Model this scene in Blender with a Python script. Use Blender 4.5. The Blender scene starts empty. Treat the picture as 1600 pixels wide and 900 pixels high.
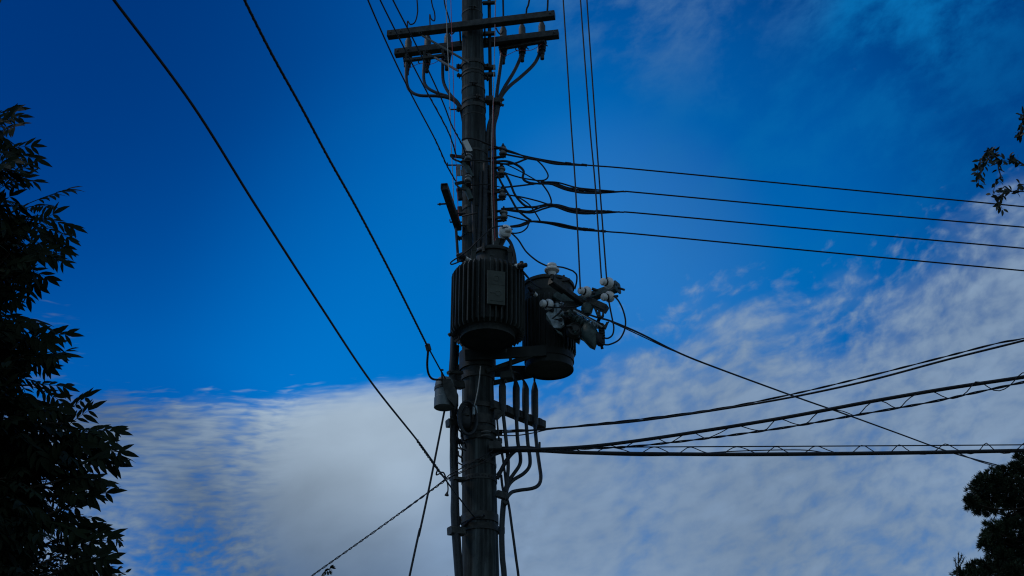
import bpy, bmesh, math, random
from mathutils import Vector, Matrix, noise
random.seed(7)
R = math.radians
sc = bpy.context.scene
COL = sc.collection
X, Y, Z = Vector((1, 0, 0)), Vector((0, 1, 0)), Vector((0, 0, 1))

# ------------------------------------------------------------------ camera
PITCH, FPX, EYE = R(28), 2000.0, Vector((0, 0, 1.6))
cam_d = bpy.data.cameras.new('camera')
cam_d.lens = 45.0
cam_d.sensor_width = 36.0
cam_d.clip_end = 20000
cam_d.clip_start = 0.05
cam = bpy.data.objects.new('camera', cam_d)
cam.location = EYE
cam.rotation_euler = (math.pi / 2 + PITCH, 0, 0)
COL.objects.link(cam)
sc.camera = cam
FW = Vector((0, math.cos(PITCH), math.sin(PITCH)))
UP = Vector((0, -math.sin(PITCH), math.cos(PITCH)))


def ray(px, py):
    return X * ((px - 800) / FPX) + UP * ((450 - py) / FPX) + FW


def P(px, py, yd):            # the point seen there, yd metres ahead of the photographer
    d = ray(px, py)
    return EYE + d * (yd / d.y)


def PZ(px, py, z):            # the point seen there at height z
    d = ray(px, py)
    return EYE + d * ((z - EYE.z) / d.z)


# ------------------------------------------------------------------ exposure, sun, sky
sc.view_settings.view_transform = 'Standard'
sc.view_settings.look = 'None'
sc.view_settings.exposure = 0.0
sc.view_settings.gamma = 1.0
sc.cycles.filter_width = 1.15
sc.render.resolution_x, sc.render.resolution_y = 1024, 576
SUN_EL, SUN_AZ = R(52), R(-78)     # azimuth from +Y (ahead) towards +X; the sun stands up to the left, thinly veiled
SUN_STRENGTH = 0.6
SKY_STRENGTH = 0.1
sd = Vector((math.sin(SUN_AZ) * math.cos(SUN_EL), math.cos(SUN_AZ) * math.cos(SUN_EL), math.sin(SUN_EL)))
sl = bpy.data.lights.new('sun', 'SUN')
sl.energy = SUN_STRENGTH
sl.angle = R(10)
sl.color = (1.0, 0.95, 0.86)
so = bpy.data.objects.new('sun', sl)
so.rotation_euler = sd.to_track_quat('Z', 'Y').to_euler()
so.location = (-20, 5, 30)
COL.objects.link(so)


class NT:
    """short hand for building node trees"""
    def __init__(s, tree):
        s.t = tree

    def n(s, typ, **kw):
        nd = s.t.nodes.new(typ)
        for k, v in kw.items():
            setattr(nd, k, v)
        return nd

    def l(s, a, b):
        s.t.links.new(a, b)

    def put(s, sock, v):
        if isinstance(v, bpy.types.NodeSocket):
            s.l(v, sock)
        else:
            sock.default_value = v

    def m(s, op, a, b=0.0, c=0.0, clamp=False):
        nd = s.n('ShaderNodeMath', operation=op, use_clamp=clamp)
        s.put(nd.inputs[0], a)
        s.put(nd.inputs[1], b)
        s.put(nd.inputs[2], c)
        return nd.outputs[0]

    def v(s, op, a, b=(0, 0, 0)):
        nd = s.n('ShaderNodeVectorMath', operation=op)
        s.put(nd.inputs[0], a)
        s.put(nd.inputs[1], b)
        return nd.outputs[1] if op in ('DOT_PRODUCT', 'LENGTH') else nd.outputs[0]

    def mr(s, x, a, b, c=0.0, d=1.0, typ='SMOOTHSTEP'):
        nd = s.n('ShaderNodeMapRange', interpolation_type=typ)
        for i, q in enumerate((x, a, b, c, d)):
            s.put(nd.inputs[i], q)
        return nd.outputs[0]

    def noise(s, vec, scale, detail=4.0, rough=0.5, dist=0.0, color=False):
        nd = s.n('ShaderNodeTexNoise')
        if vec is not None:
            s.l(vec, nd.inputs['Vector'])
        nd.inputs['Scale'].default_value = scale
        nd.inputs['Detail'].default_value = detail
        nd.inputs['Roughness'].default_value = rough
        nd.inputs['Distortion'].default_value = dist
        return nd.outputs['Color' if color else 'Fac']

    def mix(s, f, a, b, blend='MIX'):
        nd = s.n('ShaderNodeMix', data_type='RGBA', blend_type=blend)
        s.put(nd.inputs[0], f)
        s.put(nd.inputs[6], a)
        s.put(nd.inputs[7], b)
        return nd.outputs[2]

    def comb(s, x, y, z):
        nd = s.n('ShaderNodeCombineXYZ')
        for i, q in enumerate((x, y, z)):
            s.put(nd.inputs[i], q)
        return nd.outputs[0]


world = bpy.data.worlds.new('World')
sc.world = world
world.use_nodes = True
wt = world.node_tree
for nd in list(wt.nodes):
    wt.nodes.remove(nd)
W = NT(wt)
sky = W.n('ShaderNodeTexSky', sky_type='NISHITA', sun_disc=False, sun_elevation=SUN_EL, sun_rotation=SUN_AZ,
          altitude=200, air_density=1.0, dust_density=0.35, ozone_density=3.0)
tc = W.n('ShaderNodeTexCoord')
D = W.v('NORMALIZE', tc.outputs['Generated'])
sep = W.n('ShaderNodeSeparateXYZ')
W.l(D, sep.inputs[0])
dz = W.m('MAXIMUM', sep.outputs[2], 0.06)
U_ = W.m('DIVIDE', sep.outputs[0], dz)
V_ = W.m('DIVIDE', sep.outputs[1], dz)
UV = W.comb(U_, V_, 0.0)
az = W.m('ARCTAN2', sep.outputs[0], sep.outputs[1])
el = W.m('ARCSINE', sep.outputs[2])


def blob(px, py, rad, w):          # a soft patch of the cloud layer round one direction of the sky
    c = ray(px, py).normalized()
    dot = W.v('DOT_PRODUCT', D, tuple(c))
    return W.mr(dot, math.cos(R(rad)), 1.0, 0.0, w)


def add(*a):
    r = a[0]
    for q in a[1:]:
        r = W.m('ADD', r, q)
    return r


deep = add(1.04, blob(-150, -150, 26, -0.62), blob(1500, -80, 20, -0.38), blob(700, 480, 13, 0.16), blob(200, 930, 11, -0.26), blob(1130, 290, 11, 0.30), blob(1400, 300, 7, 0.08))
BLUE = W.v('MULTIPLY', W.v('MULTIPLY', sky.outputs[0], (0.0, 0.54, 1.09)), W.comb(deep, W.m('POWER', deep, 1.45), deep))
# upper edge of the cloud bank: elevation over azimuth
edge_px = [(-900, 560), (-300, 560), (0, 590), (330, 600), (520, 596), (720, 578), (850, 570), (950, 540), (1050, 500), (1180, 440), (1330, 395), (1430, 330), (1520, 262), (1620, 190), (1900, 60), (2500, -150)]
AZ0, AZ1, EL0, EL1 = R(-60), R(60), R(0), R(90)
fc = W.n('ShaderNodeFloatCurve')
cv = fc.mapping.curves[0]
pts = []
for q in edge_px:
    d = ray(*q).normalized()
    pts.append(((math.atan2(d.x, d.y) - AZ0) / (AZ1 - AZ0), (math.asin(d.z) - EL0) / (EL1 - EL0)))
pts = [(0.0, pts[0][1])] + pts + [(1.0, pts[-1][1])]
for i, q in enumerate(pts):
    if i < 2:
        cv.points[i].location = pts[0] if i == 0 else pts[-1]
for q in pts[1:-1]:
    cv.points.new(*q)
fc.mapping.update()
W.l(W.mr(az, AZ0, AZ1, typ='LINEAR'), fc.inputs['Value'])
edge_el = W.m('MULTIPLY', fc.outputs[0], EL1)
ANG = W.comb(az, W.m('SUBTRACT', el, W.m('MULTIPLY', az, 0.22)), 0.0)      # directions of the sky, rows of cloudlets climbing to the right
warp = W.v('MULTIPLY', W.v('SUBTRACT', W.noise(ANG, 9.0, 3, 0.5, 0, True), (0.5, 0.5, 0.5)), (0.05, 0.03, 0))
AW = W.v('ADD', ANG, warp)
big = W.noise(W.v('MULTIPLY', AW, (1, 1.5, 1)), 5.0, 4, 0.5)
mid = W.noise(W.v('MULTIPLY', AW, (1, 1.5, 1)), 15.0, 4, 0.5)
cell_s = W.noise(W.v('MULTIPLY', AW, (62, 90, 1)), 1.0, 4.0, 0.52)
cell_b = W.noise(W.v('MULTIPLY', AW, (30, 52, 1)), 1.0, 3.0, 0.5)
puff = W.noise(W.v('MULTIPLY', AW, (90, 160, 1)), 1.0, 3, 0.5)
ANL = W.comb(az, W.m('SUBTRACT', el, W.m('MULTIPLY', az, 0.10)), 0.0)
rip = W.noise(W.v('MULTIPLY', W.v('ADD', ANL, W.v('MULTIPLY', warp, (1.5, 0.5, 0))), (42, 235, 1)), 1.0, 2.6, 0.5)
left = W.mr(az, R(-8.0), R(-0.5), 1.0, 0.0)
lowl = W.mr(el, R(16.0), R(19.0), 1.0, 0.0)
rl = add(W.m('MULTIPLY', puff, lowl), W.m('MULTIPLY', rip, W.m('SUBTRACT', 1.0, lowl)))
cell = add(W.m('MULTIPLY', rl, left), W.m('MULTIPLY', add(W.m('MULTIPLY', cell_s, 0.66), W.m('MULTIPLY', cell_b, 0.34)), W.m('SUBTRACT', 1.0, left)))
smooth = W.m('SUBTRACT', 1.0, add(blob(590, 760, 6.0, 1.25), blob(560, 880, 5.5, 0.8), blob(1000, 880, 7, 0.35)), clamp=True)
soft = W.mr(az, R(-4), R(9), R(1.15), R(4.4))
inside = W.m('DIVIDE', W.m('SUBTRACT', edge_el, el), soft)
dens = add(W.mr(inside, -0.9, 1.7, W.mr(left, 0, 1, -0.90, -1.0), 0.46, 'SMOOTHSTEP'), W.m('MULTIPLY', W.m('SUBTRACT', big, 0.5), 0.5),
           W.m('MULTIPLY', W.m('SUBTRACT', mid, 0.5), W.mr(az, R(-4), R(9), 0.2, 0.7)),
           blob(590, 740, 6.5, 0.55), blob(1580, 640, 8, 0.15), blob(1150, 820, 6, 0.22), blob(1540, 340, 3, 0.14), blob(800, 830, 6, 0.4),
           blob(270, 880, 3.4, -0.34), blob(230, 660, 4, 0.08), blob(130, 740, 3.5, -0.15), blob(70, 530, 2.6, 0.75), blob(1090, 520, 5.5, 0.42), blob(960, 640, 4, 0.15), blob(1300, 430, 3, 0.12))
alpha = W.mr(add(dens, W.m('MULTIPLY', W.m('MULTIPLY', W.m('SUBTRACT', cell, 0.5), W.mr(left, 0.0, 1.0, 3.1, 2.3)), smooth)), -0.30, 0.86, 0.0, 0.93)
veil = W.mr(add(dens, W.m('MULTIPLY', W.m('SUBTRACT', mid, 0.5), 0.8)), -0.25, 0.62, 0.0, W.mr(left, 0, 1, 0.55, 0.40))
alpha = W.m('SUBTRACT', 1.0, W.m('MULTIPLY', W.m('SUBTRACT', 1.0, alpha), W.m('SUBTRACT', 1.0, veil)))
# thin high wisps to the upper right
wis = W.noise(W.v('MULTIPLY', AW, (15, 24, 1)), 1.0, 6, 0.62)
wisp = W.m('MULTIPLY', W.mr(wis, 0.36, 0.70), add(blob(1300, 60, 15, 0.42), blob(960, -70, 7, 0.6), blob(1400, -50, 6, 0.6), blob(700, 330, 9, 0.10)), clamp=True)
BLUE = W.mix(wisp, BLUE, W.mix(blob(1050, -80, 8, 0.8), (0.02, 1.45, 4.2, 1), (0.75, 1.7, 3.7, 1)))
BLUE = W.mix(blob(960, 420, 8, 0.13), BLUE, (1.5, 2.4, 4.2, 1))
rear = W.mr(sep.outputs[1], 0.25, -0.35, 0.0, 1.0)  # unseen cloud cover behind the camera, added to make the light more neutral
alpha = W.m('MAXIMUM', alpha, W.m('MULTIPLY', rear, W.mr(big, 0.30, 0.62, 0.25, 0.9)), clamp=True)
lum = add(1.06, W.m('MULTIPLY', W.m('MULTIPLY', W.m('SUBTRACT', cell, 0.5), 0.6), smooth), W.m('MULTIPLY', W.m('SUBTRACT', mid, 0.5), 0.45), blob(540, 660, 8, 0.38), blob(1350, 480, 14, 0.0),
          blob(430, 900, 7.5, -0.5), blob(1250, -20, 14, -0.35), blob(1250, 860, 7, -0.12), blob(60, 540, 6, -0.45), blob(200, 700, 7, -0.25))
ccol = W.mix(blob(560, 610, 8.5, 0.95), (1.85, 2.7, 3.95, 1), (2.6, 3.3, 4.0, 1))
ccol = W.mix(rear, ccol, (2.1, 2.7, 2.85, 1))
cloud = W.v('MULTIPLY', ccol, W.comb(lum, lum, lum))
final = W.mix(alpha, BLUE, cloud)
bg = W.n('ShaderNodeBackground')
W.l(final, bg.inputs[0])
bg.inputs[1].default_value = SKY_STRENGTH
wo = W.n('ShaderNodeOutputWorld')
W.l(bg.outputs[0], wo.inputs[0])


# ------------------------------------------------------------------ materials
def mat(name, base, var=0.3, scale=8.0, rough=0.7, metal=0.0, stretch=(1, 1, 1), bump=0.15, spec=0.5, tint=None):
    m = bpy.data.materials.new(name)
    m.use_nodes = True
    N = NT(m.node_tree)
    b = m.node_tree.nodes['Principled BSDF']
    t = N.n('ShaderNodeTexCoord')
    vec = N.v('MULTIPLY', t.outputs['Object'], stretch)
    n1 = N.noise(vec, scale, 6, 0.6)
    n2 = N.noise(vec, scale * 6.3, 4, 0.6)
    f = N.mr(add_n(N, n1, N.m('MULTIPLY', n2, 0.4)), 0.45, 0.95, 0, 1)
    dark = tuple(c * (1 - var) for c in base) + (1,)
    tint = tint or base
    lite = tuple(c * (1 + var) for c in tint) + (1,)
    N.l(N.mix(f, dark, lite), b.inputs['Base Color'])
    N.l(N.mr(n2, 0.3, 0.7, max(rough - 0.12, 0.05), min(rough + 0.12, 1)), b.inputs['Roughness'])
    b.inputs['Metallic'].default_value = metal
    b.inputs['Specular IOR Level'].default_value = spec
    if bump:
        bp = N.n('ShaderNodeBump')
        bp.inputs['Strength'].default_value = bump
        bp.inputs['Distance'].default_value = 0.01
        N.l(n2, bp.inputs['Height'])
        N.l(bp.outputs[0], b.inputs['Normal'])
    return m


def add_n(N, a, b):
    return N.m('ADD', a, b)


def concrete_mat():
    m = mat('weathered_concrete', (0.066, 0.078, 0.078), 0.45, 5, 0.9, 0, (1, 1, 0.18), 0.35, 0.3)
    N = NT(m.node_tree)
    b = m.node_tree.nodes['Principled BSDF']
    src = b.inputs['Base Color'].links[0].from_socket
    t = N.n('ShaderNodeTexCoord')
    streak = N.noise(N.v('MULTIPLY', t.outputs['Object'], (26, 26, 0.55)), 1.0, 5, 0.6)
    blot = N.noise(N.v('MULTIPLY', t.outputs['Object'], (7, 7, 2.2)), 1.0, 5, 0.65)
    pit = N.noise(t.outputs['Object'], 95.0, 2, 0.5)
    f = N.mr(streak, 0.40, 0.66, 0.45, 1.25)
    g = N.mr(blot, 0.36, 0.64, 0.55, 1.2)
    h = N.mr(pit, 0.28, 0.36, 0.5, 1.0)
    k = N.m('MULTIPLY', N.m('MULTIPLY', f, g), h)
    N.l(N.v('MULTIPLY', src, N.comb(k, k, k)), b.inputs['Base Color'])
    return m


M = dict(
    concrete=concrete_mat(),
    steel=mat('weathered_galvanised_steel', (0.05, 0.052, 0.048), 0.5, 14, 0.65, 0.2, (1, 1, 1), 0.2, 0.4),
    brace=mat('bright_galvanised_steel', (0.15, 0.15, 0.145), 0.3, 20, 0.5, 0.3, (1, 1, 1), 0.1),
    paint=mat('dark_grey_green_paint', (0.030, 0.034, 0.030), 0.5, 5, 0.6, 0, (1, 1, 0.4), 0.08, 0.35),
    plate=mat('dull_nameplate_paint', (0.070, 0.078, 0.064), 0.25, 9, 0.7, 0, (1, 1, 1), 0.05, 0.3),
    green=mat('blue_green_castings', (0.055, 0.085, 0.078), 0.5, 18, 0.55, 0.1, (1, 1, 1), 0.2, 0.4),
    cast=mat('pale_zinc_casting', (0.30, 0.37, 0.40), 0.4, 22, 0.55, 0.2, (1, 1, 1), 0.2),
    rubber=mat('black_cable_sheath', (0.022, 0.022, 0.024), 0.3, 30, 0.6, 0, (1, 1, 1), 0.0, 0.3),
    cable=mat('grey_black_power_cable', (0.025, 0.029, 0.032), 0.3, 30, 0.55, 0, (1, 1, 1), 0.0, 0.4),
    porcelain=mat('white_porcelain', (0.80, 0.80, 0.77), 0.08, 12, 0.35, 0, (1, 1, 1), 0.0, 0.5),
    greyporc=mat('grey_porcelain', (0.17, 0.18, 0.18), 0.3, 12, 0.45, 0, (1, 1, 1), 0.0, 0.5),
    drum=mat('pale_grey_painted_drum', (0.15, 0.175, 0.18), 0.3, 6, 0.6, 0, (1, 1, 0.3), 0.05, 0.4),
    tag=mat('white_plastic_tag', (0.78, 0.80, 0.78), 0.08, 20, 0.5, 0, (1, 1, 1), 0.0),
    tagline=mat('grey_tag_print', (0.16, 0.22, 0.21), 0.1, 20, 0.6, 0, (1, 1, 1), 0.0),
    red=mat('faded_red_cord', (0.42, 0.07, 0.08), 0.2, 30, 0.7, 0, (1, 1, 1), 0.0),
    pale=mat('pale_grey_cord', (0.45, 0.44, 0.42), 0.2, 30, 0.7, 0, (1, 1, 1), 0.0),
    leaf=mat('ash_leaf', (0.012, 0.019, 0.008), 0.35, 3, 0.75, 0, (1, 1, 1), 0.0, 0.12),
    leaf2=mat('small_oval_leaf', (0.02, 0.028, 0.012), 0.35, 5, 0.6, 0, (1, 1, 1), 0.0, 0.3),
    needle=mat('pine_needles', (0.026, 0.042, 0.020), 0.4, 2, 0.7, 0, (1, 1, 1), 0.0, 0.2),
    bark=mat('brown_bark', (0.07, 0.055, 0.042), 0.4, 12, 0.9, 0, (1, 1, 0.25), 0.6, 0.2),
    ground=mat('dry_grass_ground', (0.060, 0.062, 0.035), 0.4, 0.4, 0.95, 0, (1, 1, 1), 0.3, 0.2),
    asphalt=mat('asphalt', (0.05, 0.05, 0.05), 0.25, 6, 0.9, 0, (1, 1, 1), 0.3, 0.3),
    kerb=mat('concrete_kerb', (0.24, 0.235, 0.22), 0.25, 5, 0.9, 0, (1, 1, 1), 0.3, 0.3),
    line=mat('worn_white_road_paint', (0.6, 0.6, 0.58), 0.25, 9, 0.8, 0, (1, 1, 1), 0.1, 0.3),
)


# ------------------------------------------------------------------ mesh building
def frame(ax, up=None):
    ax = ax.normalized()
    up = up or Z
    if abs(ax.dot(up)) > 0.98:
        up = Y
    s = ax.cross(up).normalized()
    return s, s.cross(ax).normalized(), ax


class MB:
    def __init__(s):
        s.b = bmesh.new()

    def ring(s, pts):
        return [s.b.verts.new(p) for p in pts]

    def face(s, vs):
        try:
            return s.b.faces.new(vs)
        except ValueError:
            return None

    def bridge(s, a, b):
        n = len(a)
        for i in range(n):
            s.face((a[i], a[(i + 1) % n], b[(i + 1) % n], b[i]))

    def tube(s, pts, r, n=7):
        pts = [Vector(p) for p in pts]
        k = len(pts)
        rr = r if isinstance(r, (list, tuple)) else [r] * k
        t0 = (pts[1] - pts[0]).normalized()
        side, up, _ = frame(t0)
        prev = None
        for i in range(k):
            t = (pts[min(i + 1, k - 1)] - pts[max(i - 1, 0)]).normalized()
            side = (side - t * side.dot(t)).normalized()
            up = side.cross(t)
            rg = s.ring([pts[i] + (side * math.cos(a) + up * math.sin(a)) * rr[i] for a in [2 * math.pi * j / n for j in range(n)]])
            if prev:
                s.bridge(prev, rg)
            else:
                s.face(rg[::-1])
            prev = rg
        s.face(prev)
        return s

    def beam(s, p0, p1, w, h, up=None, c=0.12):
        """bar with softened edges; w across, h along up"""
        p0, p1 = Vector(p0), Vector(p1)
        sd_, u, ax = frame(p1 - p0, up)
        k = c * min(w, h)
        a, b = w / 2, h / 2
        sec = [(a - k, b), (a, b - k), (a, -b + k), (a - k, -b), (-a + k, -b), (-a, -b + k), (-a, b - k), (-a + k, b)]
        r0 = s.ring([p0 + sd_ * x + u * y for x, y in sec])
        r1 = s.ring([p1 + sd_ * x + u * y for x, y in sec])
        s.bridge(r0, r1)
        s.face(r0[::-1])
        s.face(r1)
        return s

    def lathe(s, o, ax, prof, n=20, up=None):
        sd_, u, ax = frame(Vector(ax), up)
        prev = None
        for r, h in prof:
            rg = s.ring([o + ax * h + (sd_ * math.cos(a) + u * math.sin(a)) * max(r, 1e-4) for a in [2 * math.pi * j / n for j in range(n)]])
            if prev:
                s.bridge(prev, rg)
            else:
                s.face(rg[::-1])
            prev = rg
        s.face(prev)
        return s

    def ball(s, c, r, n=12):
        return s.lathe(c - Z * r, Z, [(r * math.sin(math.pi * i / n), r - r * math.cos(math.pi * i / n)) for i in range(n + 1)], 14)

    def bolt(s, p, ax, r=0.011, ln=0.03):
        ax = Vector(ax).normalized()
        s.lathe(p, ax, [(r * 0.55, -ln), (r * 0.55, 0), (r, 0), (r, r * 1.1), (r * 0.5, r * 1.1), (r * 0.5, r * 2.2)], 6)
        return s

    def mesh(s, name, m, off, smooth=35):
        bmesh.ops.recalc_face_normals(s.b, faces=s.b.faces)
        bmesh.ops.translate(s.b, verts=s.b.verts, vec=-Vector(off))
        me = bpy.data.meshes.new(name)
        s.b.to_mesh(me)
        s.b.free()
        me.materials.append(m)
        for p in me.polygons:
            p.use_smooth = True
        if smooth:
            me.set_sharp_from_angle(angle=R(smooth))
        return me


def tag(o, label, cat, group=None):
    o['label'] = label
    o['category'] = cat
    if group:
        o['group'] = group


class Thing:
    """an Empty at the base of the thing; its parts hang from it"""
    def __init__(s, name, label, cat, loc, group=None):
        s.o = bpy.data.objects.new(name, None)
        s.o.empty_display_size = 0.1
        s.o.location = loc
        s.loc = Vector(loc)
        COL.objects.link(s.o)
        tag(s.o, label, cat, group)

    def part(s, name, mb, m, parent=None, label=None, smooth=35):
        o = bpy.data.objects.new(name, mb.mesh(name, m, s.loc, smooth))
        COL.objects.link(o)
        o.parent = parent or s.o
        if label:
            o['label'] = label
        return o


def single(name, mb, m, label, cat, group=None, smooth=35):
    mb.b.verts.ensure_lookup_table()
    c = sum((v.co for v in mb.b.verts), Vector()) / len(mb.b.verts)
    o = bpy.data.objects.new(name, mb.mesh(name, m, c, smooth))
    o.location = c
    COL.objects.link(o)
    tag(o, label, cat, group)
    return o


def structure(name, mb, m):
    o = bpy.data.objects.new(name, mb.mesh(name, m, (0, 0, 0), 35))
    COL.objects.link(o)
    o['kind'] = 'structure'
    return o


def cr(pts, n=8):              # Catmull-Rom through the points
    if len(pts) < 3:
        return [pts[0].lerp(pts[1], i / n) for i in range(n + 1)]
    out = []
    for i in range(len(pts) - 1):
        p0, p1, p2, p3 = pts[max(i - 1, 0)], pts[i], pts[i + 1], pts[min(i + 2, len(pts) - 1)]
        for k in range(n):
            t = k / n
            out.append(0.5 * ((2 * p1) + (p2 - p0) * t + (2 * p0 - 5 * p1 + 4 * p2 - p3) * t * t + (3 * p1 - p0 - 3 * p2 + p3) * t ** 3))
    out.append(pts[-1])
    return out


def run(pix, y0, y1=None, n=8):
    """smooth path of a wire in space: sighted points, distance running evenly from y0 to y1 (or 3-tuples with their own)"""
    y1 = y0 if y1 is None else y1
    ln = [0.0]
    for a, b in zip(pix, pix[1:]):
        ln.append(ln[-1] + math.hypot(b[0] - a[0], b[1] - a[1]))
    out = []
    for q, l in zip(pix, ln):
        t = l / ln[-1]
        yy = q[2] if len(q) > 2 else 1 / ((1 - t) / y0 + t / y1)
        out.append(P(q[0], q[1], yy))
    return cr(out, n)


def yz(px, py, z):             # distance at which a sighted point has height z
    return PZ(px, py, z).y


def wire(name, pix, y0, y1, r, label, cat='wire', group=None, m='rubber', n=8):
    return single(name, MB().tube(run(pix, y0, y1, n), r), M[m], label, cat, group)


def twist(mb, path, rad, r, turns, ph=0.0, n=5):
    pts = []
    k = len(path)
    # resample
    L = [0]
    for a, b in zip(path, path[1:]):
        L.append(L[-1] + (b - a).length)
    steps = max(int(turns * 10), 12)
    j = 0
    for i in range(steps + 1):
        l = L[-1] * i / steps
        while j < k - 2 and L[j + 1] < l:
            j += 1
        t = (l - L[j]) / max(L[j + 1] - L[j], 1e-6)
        p = path[j].lerp(path[j + 1], t)
        s_, u, _ = frame(path[j + 1] - path[j])
        f_ = i / steps
        a = 2 * math.pi * turns * f_ + ph + 0.5 * math.sin(f_ * 31) + 0.3 * math.sin(f_ * 77 + 1)
        rd = rad[0] + (rad[1] - rad[0]) * i / steps if isinstance(rad, tuple) else rad
        pts.append(p + (s_ * math.cos(a) + u * math.sin(a)) * rd)
    mb.tube(pts, r, n)
    return mb


# ------------------------------------------------------------------ ground and road
def sheet(x0, x1, y0, y1, z, nx=1, ny=1):
    mb = MB()
    g = [[mb.b.verts.new((x0 + (x1 - x0) * i / nx, y0 + (y1 - y0) * j / ny, z)) for j in range(ny + 1)] for i in range(nx + 1)]
    for i in range(nx):
        for j in range(ny):
            mb.face((g[i][j], g[i + 1][j], g[i + 1][j + 1], g[i][j + 1]))
    return mb


structure('ground', sheet(-4000, 4000, -4000, 4000, 0.0), M['ground'])
structure('road', sheet(-300, 300, 3.2, 9.2, 0.004), M['asphalt'])
structure('road_line', sheet(-300, 300, 3.45, 3.57, 0.008), M['line'])
structure('kerb', MB().beam((-300, 9.3, 0.06), (300, 9.3, 0.06), 0.18, 0.14, None, 0.1), M['kerb'])

# ------------------------------------------------------------------ the pole
A0, B0 = P(751, 900, 12.0), P(737.5, 0, 12.0)
RA, RB = 29.2 / FPX * (A0 - EYE).dot(FW), 15.8 / FPX * (B0 - EYE).dot(FW)


def axis(z):
    return A0.lerp(B0, (z - A0.z) / (B0.z - A0.z))


def prad(z):
    return RA + (RB - RA) * (z - A0.z) / (B0.z - A0.z)


def zp(py):                    # height on the pole axis at picture row py
    return P(745, py, 12.0).z


PAX = (B0 - A0).normalized()
BASE = axis(0.0)
pole = Thing('utility_pole', 'tall weathered concrete utility pole carrying crossarms, transformers and cables', 'utility pole', BASE)
TOPZ = 14.0
mb = MB()
prof = []
for i in range(41):
    z = -0.3 + (TOPZ + 0.3) * i / 40
    prof.append((prad(z), (z + 0.0) / PAX.z))
mb.lathe(BASE, PAX, prof, 40)
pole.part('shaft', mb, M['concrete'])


def band(py, h=0.05, th=0.008, bolts=(), name='band', m='steel', lug=True):
    z = zp(py)
    c = axis(z)
    r = prad(z)
    mb = MB()
    mb.lathe(c - PAX * h / 2, PAX, [(r - 0.002, 0), (r + th, 0), (r + th, h), (r - 0.002, h)], 40)
    o = pole.part(name, mb, M[m])
    for ang in bolts:                         # angle round the pole, 0 = towards the photographer, + to the right
        d = Vector((math.sin(R(ang)), -math.cos(R(ang)), 0))
        t = Vector((math.cos(R(ang)), math.sin(R(ang)), 0))
        q = MB()
        p = c + d * (r + th)
        q.beam(p - d * 0.005 - t * 0.014, p + d * 0.055 - t * 0.014, 0.008, h * 0.9)
        q.beam(p - d * 0.005 + t * 0.014, p + d * 0.055 + t * 0.014, 0.008, h * 0.9)
        q.bolt(p + d * 0.03 + t * 0.02, t, 0.014, 0.07)
        pole.part('bolt', q, M[m], o)
    return o


band(24, 0.018, 0.004, (5,))
band(104, 0.05, 0.010, (-90, 88))
band(117, 0.022, 0.006, (-95,))
band(122, 0.022, 0.006, (92,))
band(143, 0.03, 0.006, (3,))
band(163, 0.035, 0.006, (18,))
band(172, 0.05, 0.008, (-85,))
band(186, 0.010, 0.003)
band(243, 0.03, 0.006)
band(262, 0.03, 0.006)
band(297, 0.035, 0.007, (-92,))
band(330, 0.035, 0.007, (-92,))
band(371, 0.03, 0.006, (-95,))
band(571, 0.045, 0.010, (-100,))
band(585, 0.16, 0.014, (-88,))
band(640, 0.05, 0.012, (80,))
band(662, 0.10, 0.010)
band(678, 0.05, 0.016, (86,))
band(690, 0.05, 0.014, (84, -90))
band(729, 0.03, 0.005, (8,))
band(752, 0.05, 0.007)
band(813, 0.085, 0.010, (-92,))
band(829, 0.06, 0.012, (-95, 90))
# holes of the perforated strap
z = zp(752)
q = MB()
for k in range(-7, 8):
    a = R(k * 11)
    d = Vector((math.sin(a), -math.cos(a), 0))
    q.lathe(axis(z) + d * (prad(z) + 0.004), d, [(0.010, 0), (0.010, 0.005)], 8)
pole.part('strap_stud', q, M['rubber'])
for py, sgn, ln in ((4, 1, 0.16), (171, -1, 0.14), (258, -1, 0.16), (347, -1, 0.13), (905, -1, 0.14), (985, 1, 0.14)):
    z = zp(py)
    c = axis(z) + X * sgn * (prad(z) - 0.03)
    q = MB().tube([c, c + X * sgn * (ln + 0.03), c + X * sgn * (ln + 0.032) + Z * 0.03], 0.009)
    pole.part('step_bolt', q, M['steel'])

# ------------------------------------------------------------------ the pair of crossarms
ZARM = P(737, 40, 11.80).z


def crossarm(l, r_, label):
    a, b = PZ(l[0], l[1], ZARM), PZ(r_[0], r_[1], ZARM)
    t = Thing('crossarm', label, 'crossarm', (a + b) / 2, 'crossarms near the pole top')
    s = 0.088
    t.part('beam', MB().beam(a, b, s, s, None, 0.06), M['steel'])
    d = (b - a).normalized()
    nrm = d.cross(Z).normalized()
    for k, f in enumerate((0.02, 0.085, 0.28, 0.40, 0.60, 0.72, 0.975)):
        p = a.lerp(b, f)
        q = MB()
        if f in (0.02, 0.085, 0.975):
            q.bolt(p + nrm * (s / 2 + 0.001), nrm, 0.012, 0.02)
            t.part('bolt', q, M['brace'])
        else:
            q.bolt(p + Z * (s / 2), Z, 0.014, 0.03)
            t.part('bolt', q, M['steel'])
    return t, a, b, nrm


arm_f, fa, fb, fn = crossarm((606, 55), (867, 23.5), 'steel crossarm in front of the pole, upper one of the pair in the picture')
arm_r, ra, rb, rn = crossarm((617.5, 83.5), (873, 53.5), 'steel crossarm behind the pole, just below the other long arm in the picture')


def onarm(a, b, px):           # point on an arm seen at picture column px
    best = None
    for i in range(401):
        p = a.lerp(b, i / 400)
        d = p - EYE
        x = 800 + FPX * d.dot(X) / d.dot(FW)
        if best is None or abs(x - px) < best[0]:
            best = (abs(x - px), p)
    return best[1]


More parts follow.
